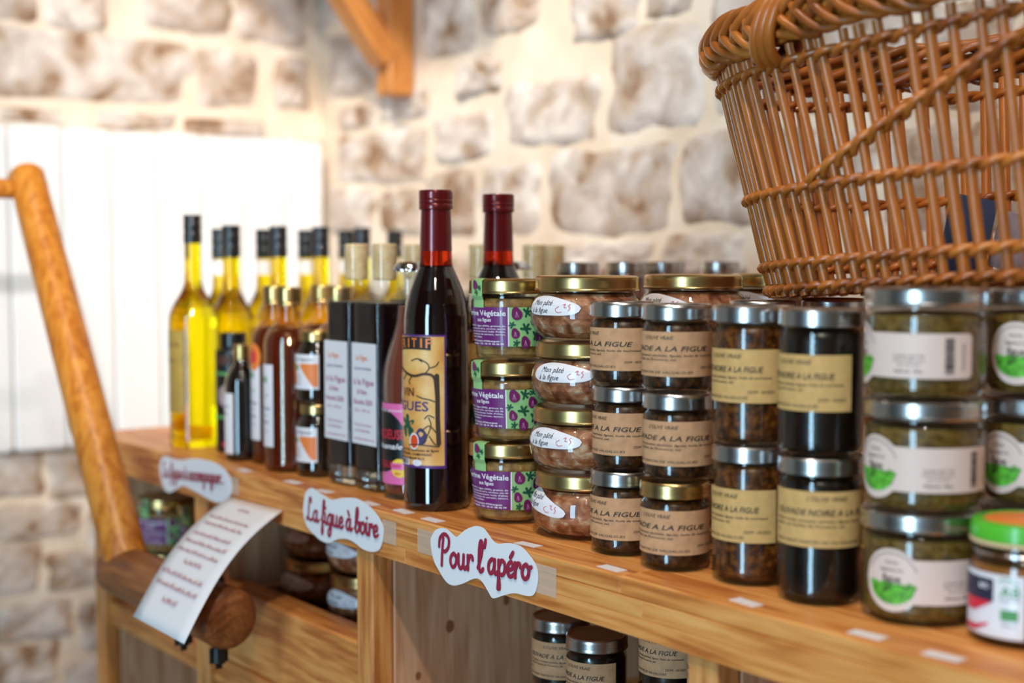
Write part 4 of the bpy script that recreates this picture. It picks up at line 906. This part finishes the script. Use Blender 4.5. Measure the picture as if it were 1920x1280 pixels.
# ================================================================== SIGNS, NOTE, PRICE TICKETS
GLY = {
 'P': ([[(.30, 0), (.34, 1.0), (.44, 2.0)], [(.02, 1.35), (.10, 1.95), (.55, 2.28), (1.0, 2.0), (.98, 1.4), (.68, 1.05), (.46, 1.05)]], 1.12),
 'L': ([[(.66, 1.70), (.58, 2.08), (.38, 1.95), (.30, 1.2), (.26, .45), (.10, .02), (.04, .20), (.32, .18), (.66, 0), (.94, .24)]], 1.0),
 'o': ([[(.42, 1.0), (.14, .75), (.10, .28), (.34, 0), (.62, .25), (.66, .75), (.42, 1.0), (.62, .80), (.90, .86)]], .82),
 'u': ([[(.08, .98), (.08, .35), (.26, 0), (.52, .22), (.60, .95)], [(.60, .98), (.58, .3), (.72, 0), (.96, .22)]], .92),
 'r': ([[(.10, .98), (.12, 0)], [(.12, .5), (.30, .95), (.52, .95), (.58, .74)]], .66),
 'l': ([[(.02, .25), (.34, 1.2), (.42, 1.95), (.26, 2.12), (.14, 1.6), (.12, .4), (.28, 0), (.52, .22)]], .50),
 "'": ([[(.24, 2.25), (.14, 1.75)]], .46),
 'a': ([[(.66, .82), (.42, 1.0), (.12, .70), (.10, .24), (.32, 0), (.56, .30), (.68, .98)], [(.68, .98), (.64, .28), (.78, 0), (1.0, .22)]], .94),
 'p': ([[(.10, .98), (.10, 0), (.04, -.95)], [(.12, .60), (.36, 1.0), (.66, .82), (.64, .25), (.40, 0), (.12, .16)], [(.04, -.95), (.20, -.90), (.16, -.3)]], .84),
 'e': ([[(.08, .42), (.46, .52), (.58, .80), (.38, 1.0), (.12, .72), (.12, .22), (.38, 0), (.74, .24)]], .68),
 'f': ([[(.04, .3), (.38, 1.2), (.48, 1.95), (.34, 2.12), (.24, 1.6), (.20, .2), (.12, -.75), (.26, -.95), (.36, -.5), (.26, 0), (.54, .24)]], .54),
 'i': ([[(.10, .98), (.10, .3), (.24, 0), (.46, .22)], [(.13, 1.42), (.14, 1.48)]], .44),
 'g': ([[(.66, .82), (.42, 1.0), (.12, .70), (.10, .24), (.32, 0), (.56, .30), (.68, .98)], [(.68, .98), (.66, 0), (.58, -.80), (.32, -.98), (.20, -.62), (.52, -.12), (.94, .22)]], .90),
 'b': ([[(.02, .3), (.34, 1.2), (.42, 1.95), (.26, 2.12), (.16, 1.6), (.12, .4), (.26, 0), (.54, .14), (.64, .55), (.50, .92), (.62, .86), (.86, .92)]], .80),
 'c': ([[(.58, .80), (.38, 1.0), (.12, .70), (.12, .22), (.36, 0), (.70, .24)]], .64),
 'm': ([[(.10, .98), (.10, 0)], [(.10, .6), (.28, .98), (.42, .8), (.42, 0)], [(.42, .6), (.60, .98), (.74, .8), (.74, .2), (.88, 0), (1.04, .22)]], 1.0),
 'n': ([[(.10, .98), (.10, 0)], [(.10, .6), (.30, .98), (.46, .8), (.46, .2), (.60, 0), (.76, .22)]], .72),
 '.': ([[(.10, .04), (.12, .06)]], .26), ' ': ([], .42)}
GLY['é'] = (GLY['e'][0] + [[(.34, 1.30), (.58, 1.66)]], GLY['e'][1]); GLY['à'] = (GLY['a'][0] + [[(.28, 1.66), (.50, 1.30)]], GLY['a'][1])
def script(d, s, x, y, xh, width, weight, slant=.16):
    tot = sum(GLY[c][1] for c in s); k = width / tot; px = 0
    for c in s:
        for st in GLY[c][0]: d.stroke([(x + (px + a + slant * b * .5) * k, y + b * xh) for a, b in st], weight, 5)
        px += GLY[c][1]
def sign(name, outline, label, words, base, width, xh, weight, tapes):
    cx = sum(p[0] for p in outline) / len(outline); cz = sum(p[1] for p in outline) / len(outline)
    t = thing(name, (cx, .6476, cz), label, 'sign', 'cut-out paper signs on the worktop edge')
    P = smooth_path([(a - cx, 0, b - cz) for a, b in outline], 4, True); N = len(P)
    V = [(p.x, -.0009, p.z) for p in P] + [(p.x, -.0004, p.z) for p in P]
    F = [tuple(range(N)), tuple(reversed(range(N, 2 * N)))] + [(i, N + i, N + (i + 1) % N, (i + 1) % N) for i in range(N)]
    me = mesh('card', V, F); bm = bmesh.new(); bm.from_mesh(me); bmesh.ops.recalc_face_normals(bm, faces=bm.faces[:]); bmesh.ops.triangulate(bm, faces=[f for f in bm.faces if len(f.verts) > 4]); bm.to_mesh(me); bm.free()
    card = obj('card', me, 'white_paper', t)
    (x0, z0), (x1, z1) = base; ang = math.atan2(z1 - z0, x1 - x0); d = Decal(); script(d, words, 0, 0, xh, width, weight)
    ca, sa = cos(ang), sin(ang)
    obj('lettering', d.build('lettering', lambda u, v, off: (x0 - cx + u * ca - v * sa, -.0009 - off, z0 - cz + u * sa + v * ca), .0004), 'sign_red', card)
    for (tx, tz, tw, thh) in tapes: obj('tape', box_mesh('tape', tw, .0002, thh, 0), 'sticky_tape', t, (tx - cx, -.00015, tz - cz))
S1 = [(-0.9625, 0.8852), (-0.9596, 0.8927), (-0.9527, 0.898), (-0.9418, 0.9002), (-0.9338, 0.8983), (-0.9258, 0.8958), (-0.9193, 0.8995), (-0.9127, 0.9036), (-0.8999, 0.9085), (-0.8898, 0.9087), (-0.8835, 0.9055), (-0.8774, 0.9013), (-0.87, 0.8995), (-0.8555, 0.9022), (-0.8414, 0.9021), (-0.8298, 0.8968), (-0.8217, 0.8897), (-0.8199, 0.8801), (-0.824, 0.8693), (-0.832, 0.8659), (-0.8484, 0.8649), (-0.8628, 0.8604), (-0.8762, 0.8556), (-0.8824, 0.8596), (-0.8911, 0.8662), (-0.9, 0.8668), (-0.9155, 0.8601), (-0.9287, 0.8558), (-0.9394, 0.8565), (-0.9502, 0.8638), (-0.9584, 0.8718)]
S2 = [(-1.1772, 0.8785), (-1.1755, 0.8905), (-1.1708, 0.8999), (-1.1605, 0.9042), (-1.1489, 0.9021), (-1.1347, 0.8997), (-1.1235, 0.8984), (-1.1069, 0.9021), (-1.0826, 0.9055), (-1.0643, 0.9032), (-1.0515, 0.8989), (-1.0414, 0.8929), (-1.0353, 0.8845), (-1.0379, 0.8719), (-1.0443, 0.8648), (-1.0571, 0.8617), (-1.07, 0.8619), (-1.0831, 0.8652), (-1.0965, 0.8665), (-1.1129, 0.8639), (-1.1297, 0.8576), (-1.1439, 0.8575), (-1.1554, 0.8607), (-1.17, 0.8664)]
S3 = [(-1.5097, 0.8809), (-1.5038, 0.8921), (-1.4931, 0.8965), (-1.4723, 0.8957), (-1.4479, 0.8972), (-1.424, 0.9016), (-1.3931, 0.904), (-1.3633, 0.9034), (-1.3417, 0.8987), (-1.3295, 0.8899), (-1.3288, 0.8772), (-1.3426, 0.8673), (-1.3627, 0.8625), (-1.3831, 0.8633), (-1.402, 0.8653), (-1.4212, 0.8673), (-1.4449, 0.8692), (-1.4611, 0.8645), (-1.482, 0.8569), (-1.4966, 0.8581), (-1.5047, 0.8658)]
sign('paper_sign', S1, "white cloud-shaped paper sign reading Pour l'apéro on the worktop edge", "Pour l'apéro", ((-.9500, .8690), (-.8263, .8790)), .1225, .0113, .0034, [(-.812, .8815, .026, .022), (-.972, .884, .022, .020)])
sign('paper_sign', S2, 'white cloud-shaped paper sign reading La figue à boire on the worktop edge', 'La figue à boire', ((-1.1700, .8735), (-1.0420, .8765)), .1270, .0102, .0027, [(-1.027, .8835, .022, .020)])
sign('paper_sign', S3, 'white cloud-shaped paper sign reading La figue à accompagner on the worktop edge', 'La figue à accompagner...', ((-1.5010, .8725), (-1.3390, .8850)), .1600, .0080, .0020, [(-1.322, .885, .018, .018)])

# hanging note, taped under the worktop edge and lying over the round bar
pA, pB, pC, pD = Vector((-1.332, .6462, .8722)), Vector((-1.217, .6462, .8750)), Vector((-1.1661, .52, .7767)), Vector((-1.2804, .52, .7782))
def note_pt(u, v):
    p = (pA.lerp(pB, u)).lerp(pD.lerp(pC, u), v); return p + Vector((0, -.004, .014)) * sin(pi * v) * 1.0
nt = thing('text_note', (pA + pB) / 2, 'white paper note with red handwriting hanging over the round wooden bar', 'note'); o0 = (pA + pB) / 2
V, F = [], []
for j in range(17):
    for i in range(7): V.append(note_pt(i / 6, j / 16) - o0)
for j in range(16):
    for i in range(6): q = j * 7 + i; F.append((q, q + 1, q + 8, q + 7))
me = mesh('sheet', V, F, 180); sheet = obj('sheet', me, 'white_paper', nt); md = sheet.modifiers.new('thickness', 'SOLIDIFY'); md.thickness = .0004; md.offset = 0
d = Decal(); rs = random.Random(9)
def scrawl(x0, x1, y, h):
    x = x0
    while x < x1:
        wl = min(rs.uniform(.05, .13), x1 - x); n = max(3, int(wl / .012)); pts = [(x + wl * k / n, y + (h if k % 2 else 0) * rs.uniform(.6, 1.5)) for k in range(n + 1)]
        d.stroke(pts, .0062, 2); x += wl + .022
for y_, a, b in ((.12, .40, .60), (.245, .10, .82), (.315, .14, .84), (.415, .12, .80), (.485, .10, .86), (.555, .08, .84), (.625, .34, .66), (.715, .08, .84), (.785, .10, .86), (.865, .36, .62)): scrawl(a, b, y_, -.022)
def nfn(u, v, off):
    e = .002; n = (note_pt(u + e, v) - note_pt(u, v)).cross(note_pt(u, v + e) - note_pt(u, v)).normalized()
    if n.z < 0: n = -n
    return note_pt(u, v) - o0 + n * off
obj('handwriting', d.build('handwriting', nfn, .0008), 'sign_red', sheet)

ticket = box_mesh('price_ticket', .023, .0095, .0004, 0)
TK = [(-.978, 'in front of the terrine jars'), (-.850, 'in front of the front pate stack'), (-.749, 'between the two small olivade stacks'), (-.623, 'in front of the tall olivade jars'), (-.526, 'in front of the green spread stack'), (-.472, 'in front of the lime-lidded jar'),
      (-1.026, 'in front of the wine bottle'), (-1.077, 'in front of the pink-labelled bottle'), (-1.159, 'in front of the square liqueur bottles'), (-1.224, 'between the honey jars and the square bottle'), (-1.321, 'in front of the vinegar bottles')]
for i, (x, wh) in enumerate(TK):
    o = obj('price_ticket', ticket, 'white_paper', None, (x, .6595 + .002 * sin(i * 2.3), ZT + .0003), (0, 0, R(6 * sin(i * 1.7)))); tag(o, 'small white price ticket on the worktop edge ' + wh, 'price ticket', 'price tickets')

# ================================================================== ROUND-BAR WOODEN HANDLE
hd = thing('wooden_cart_frame', (-1.44, .58, .783), 'honey-coloured round-bar wooden cart frame leaning at the left end of the shelf unit', 'cart frame')
def rel(*p): return Vector(p) - Vector((-1.44, .58, .783))
def rod(name, a, b, r0, r1, mat):
    a, b = Vector(a), Vector(b); n = 10; pts = [a.lerp(b, k / n) for k in range(n + 1)]; L = (b - a).length
    rads = [r0 + (r1 - r0) * k / n for k in range(n + 1)]
    e = (b - a).normalized() * .006; pts = [a - e * .0, a + e] + pts[1:-1] + [b - e, b]; rads = [rads[0] * .86, rads[0]] + rads[1:-1] + [rads[-1], rads[-1] * .80]
    return obj(name, mesh(name, *tube(pts, rads, 24), smooth=50), mat, hd)
rod('upright_pole', rel(-1.432, .58, .775), rel(-1.742, .58, 1.222), .0235, .0215, 'honey_wood')
rod('cross_bar', rel(-1.728, .60, 1.200), rel(-1.728, .38, 1.200), .0120, .0120, 'honey_wood')
rod('axle_bar', rel(-1.470, .58, .783), rel(-1.195, .58, .783), .0270, .0290, 'brown_wood')
obj('bar_bracket', mesh('bar_bracket', *tube([rel(-1.365, .590, .778), rel(-1.365, .651, .778)], .009, 10), smooth=60), 'black_iron', hd)
for xx in (-1.29, -1.212):
    obj('bar_clip', box_mesh('bar_clip', .015, .018, .026, .006, 3), 'black_iron', hd, rel(xx, .575, .747))

# ================================================================== WICKER BASKET
BX, BY, BZ = -.545, .893, 1.1065
bk = thing('wicker_basket', (BX, BY, BZ), 'large open-weave honey wicker basket standing on the jars at right', 'basket', None, (0, -R(3.5), 0))
EX = 2.5
def ring(a, b, t, z):
    c, s = cos(t), sin(t); return Vector((math.copysign(abs(c) ** (2 / EX), c) * a, math.copysign(abs(s) ** (2 / EX), s) * b, z))
HB = .168
def bpt(t, f): return ring(.235 + (.268 - .235) * f, .118 + (.150 - .118) * f, t, HB * f)
# even arc-length parameter
TT = []; N0 = 1440; acc = [0.0]
for k in range(N0): acc.append(acc[-1] + (bpt(2 * pi * (k + 1) / N0, .6) - bpt(2 * pi * k / N0, .6)).length)
def tpar(s):
    s = (s % 1.0) * acc[-1]; lo, hi = 0, N0
    while hi - lo > 1:
        m = (lo + hi) // 2
        if acc[m] <= s: lo = m
        else: hi = m
    return 2 * pi * (lo + (s - acc[lo]) / max(1e-9, acc[hi] - acc[lo])) / N0
NS = 80
unit_rod = mesh('stake', *tube([(0, 0, k / 4) for k in range(5)], [1, 1.04, .97, 1.02, .95], 8), smooth=60)
rk = random.Random(21)
def outward(t, f):
    p = bpt(t, f); q = bpt(t + .01, f) - bpt(t - .01, f); n = Vector((q.y, -q.x, 0)).normalized(); return n
for i in range(NS):
    t = tpar((i + rk.uniform(-.16, .16)) / NS); a, b = bpt(t, -.03), bpt(tpar((i + rk.uniform(-.22, .22)) / NS), 1.0)
    d_ = b - a; rr = rk.uniform(.0032, .0043)
    o = obj('stake', unit_rod, 'wicker', bk, a, d_.to_track_quat('Z', 'X').to_euler()); o.scale = (rr, rr, d_.length)
def twine(name, s0, s1, f0, f1, rad=.0027, amp=.0052, closed=False, strands=2):
    parts = []; n = max(12, int((s1 - s0) * NS * 6))
    for k in range(strands):
        pts = []
        for j in range(n if closed else n + 1):
            s = s0 + (s1 - s0) * j / n; f = f0 + (f1 - f0) * j / n; t = tpar(s); ph = pi * s * NS + 2 * pi * k / strands
            pts.append(bpt(t, f) + outward(t, f) * amp * cos(ph) + Vector((0, 0, .0022 * sin(ph))))
        parts.append(tube(pts, rad, 7, closed))
    return obj(name, mesh(name, *join(parts), smooth=180), 'wicker', bk)
twine('weave_row', 0, 1, .0, .0, closed=True); twine('weave_row', 0, 1, .105, .105, closed=True, rad=.0026); twine('weave_row', 0, 1, .415, .415, closed=True); twine('weave_row', 0, 1, .925, .925, closed=True)
def s_at(xl):      # arc parameter on the near long side at local x
    best = min(range(400), key=lambda k: abs(bpt(tpar(.5 + k / 800), .6).x - xl)); return .5 + best / 800
sA, sB = s_at(-.125), s_at(.10)
twine('diagonal_weave', sA, sB, .43, .92, rad=.0029)
# braided rim: a bundle of rods inside, a plait on the outer face
parts = []; n = 480
def rim_pt(j, out, up):
    t = tpar(j / n); return bpt(t, 1.0) + Vector((0, 0, .018 + up)) + outward(t, 1.0) * out
for k in range(7):
    pts = []
    for j in range(n):
        ph = 2 * pi * k / 7 + 2 * pi * 5 * j / n; wob = 1 + .12 * sin(2 * pi * 23 * j / n + k * 2.7)
        pts.append(rim_pt(j, -.001 + .0085 * cos(ph) * wob, .001 + .0145 * sin(ph) * wob))
    parts.append(tube(pts, .0036, 8, True))
obj('rim_bundle', mesh('rim_bundle', *join(parts), smooth=180), 'wicker', bk)
parts = []
for k in range(6):
    pts = []
    for j in range(n):
        ph = 2 * pi * k / 6 + 2 * pi * 13 * j / n; w2 = 1 + .10 * sin(2 * pi * 31 * j / n + k * 1.3)
        pts.append(rim_pt(j, .0105 + .0034 * sin(2 * ph + .8) - .003 * abs(sin(ph)), .0155 * sin(ph) * w2 - .001))
    parts.append(tube(pts, .0034, 8, True))
obj('braided_rim', mesh('braided_rim', *join(parts), smooth=180), 'wicker', bk)
core = [bpt(tpar(j / 120), 1.0) + Vector((0, 0, .016)) + outward(tpar(j / 120), 1.0) * .002 for j in range(120)]
obj('rim_core', mesh('rim_core', *tube(core, .0080, 8, True), smooth=180), 'wicker', bk)
# handle wrapped round the rim
parts = []
xh_ = -.115; p0 = bpt(tpar(s_at(xh_)), 1.0)
for k in range(3):
    cx_ = p0.x - .010 + k * .0068
    parts.append(tube([(cx_ + .010 * sin(a), p0.y + .0185 * cos(a), p0.z + .013 + .0235 * sin(a)) for a in [2 * pi * j / 24 for j in range(24)]], .0040, 8, True))
for k in range(4):
    pts = []
    for j in range(61):
        u = j / 60; a = pi * u; ph = 2 * pi * (k / 4 + 3.0 * u)
        pts.append((p0.x + .012 + .012 * sin(a) + .006 * cos(ph), p0.y * cos(a), p0.z + .020 + .155 * sin(a) + .006 * sin(ph)))
    parts.append(tube(pts, .0045, 8))
obj('handle', mesh('handle', *join(parts), smooth=180), 'wicker', bk)
fl = [[bpt(2 * pi * k / 72, 0) * q + Vector((0, 0, .004 + .0015 * (i % 2))) for k in range(72)] for i, q in enumerate((1.0, .9, .8, .7, .6, .5, .4, .3, .2, .1))]
V = [p for r_ in fl for p in r_]; F = [(i * 72 + k, i * 72 + (k + 1) % 72, (i + 1) * 72 + (k + 1) % 72, (i + 1) * 72 + k) for i in range(9) for k in range(72)] + [tuple(9 * 72 + k for k in range(72))]
fo = obj('floor_weave', mesh('floor_weave', V, F, 180), 'wicker', bk); md = fo.modifiers.new('thickness', 'SOLIDIFY'); md.thickness = .004
# printed leaflet hanging inside the basket
lf_ = thing('printed_leaflet', (-.628, .893, 1.134), 'dark navy printed leaflet hanging inside the wicker basket on a thread', 'leaflet', None, (R(4), 0, R(18)))
obj('navy_cover', box_mesh('navy_cover', .034, .0006, .060, 0), 'navy_card', lf_, (0, 0, .0), (0, R(12), 0))
obj('picture_page', box_mesh('picture_page', .040, .0006, .042, 0), 'grey_card', lf_, (.036, .006, -.006), (0, R(16), R(-12)))
obj('thread', mesh('thread', *tube([(-.008, 0, .026), (-.020, -.010, .07), (-.034, -.022, .11)], .0005, 6)), 'thread', lf_)
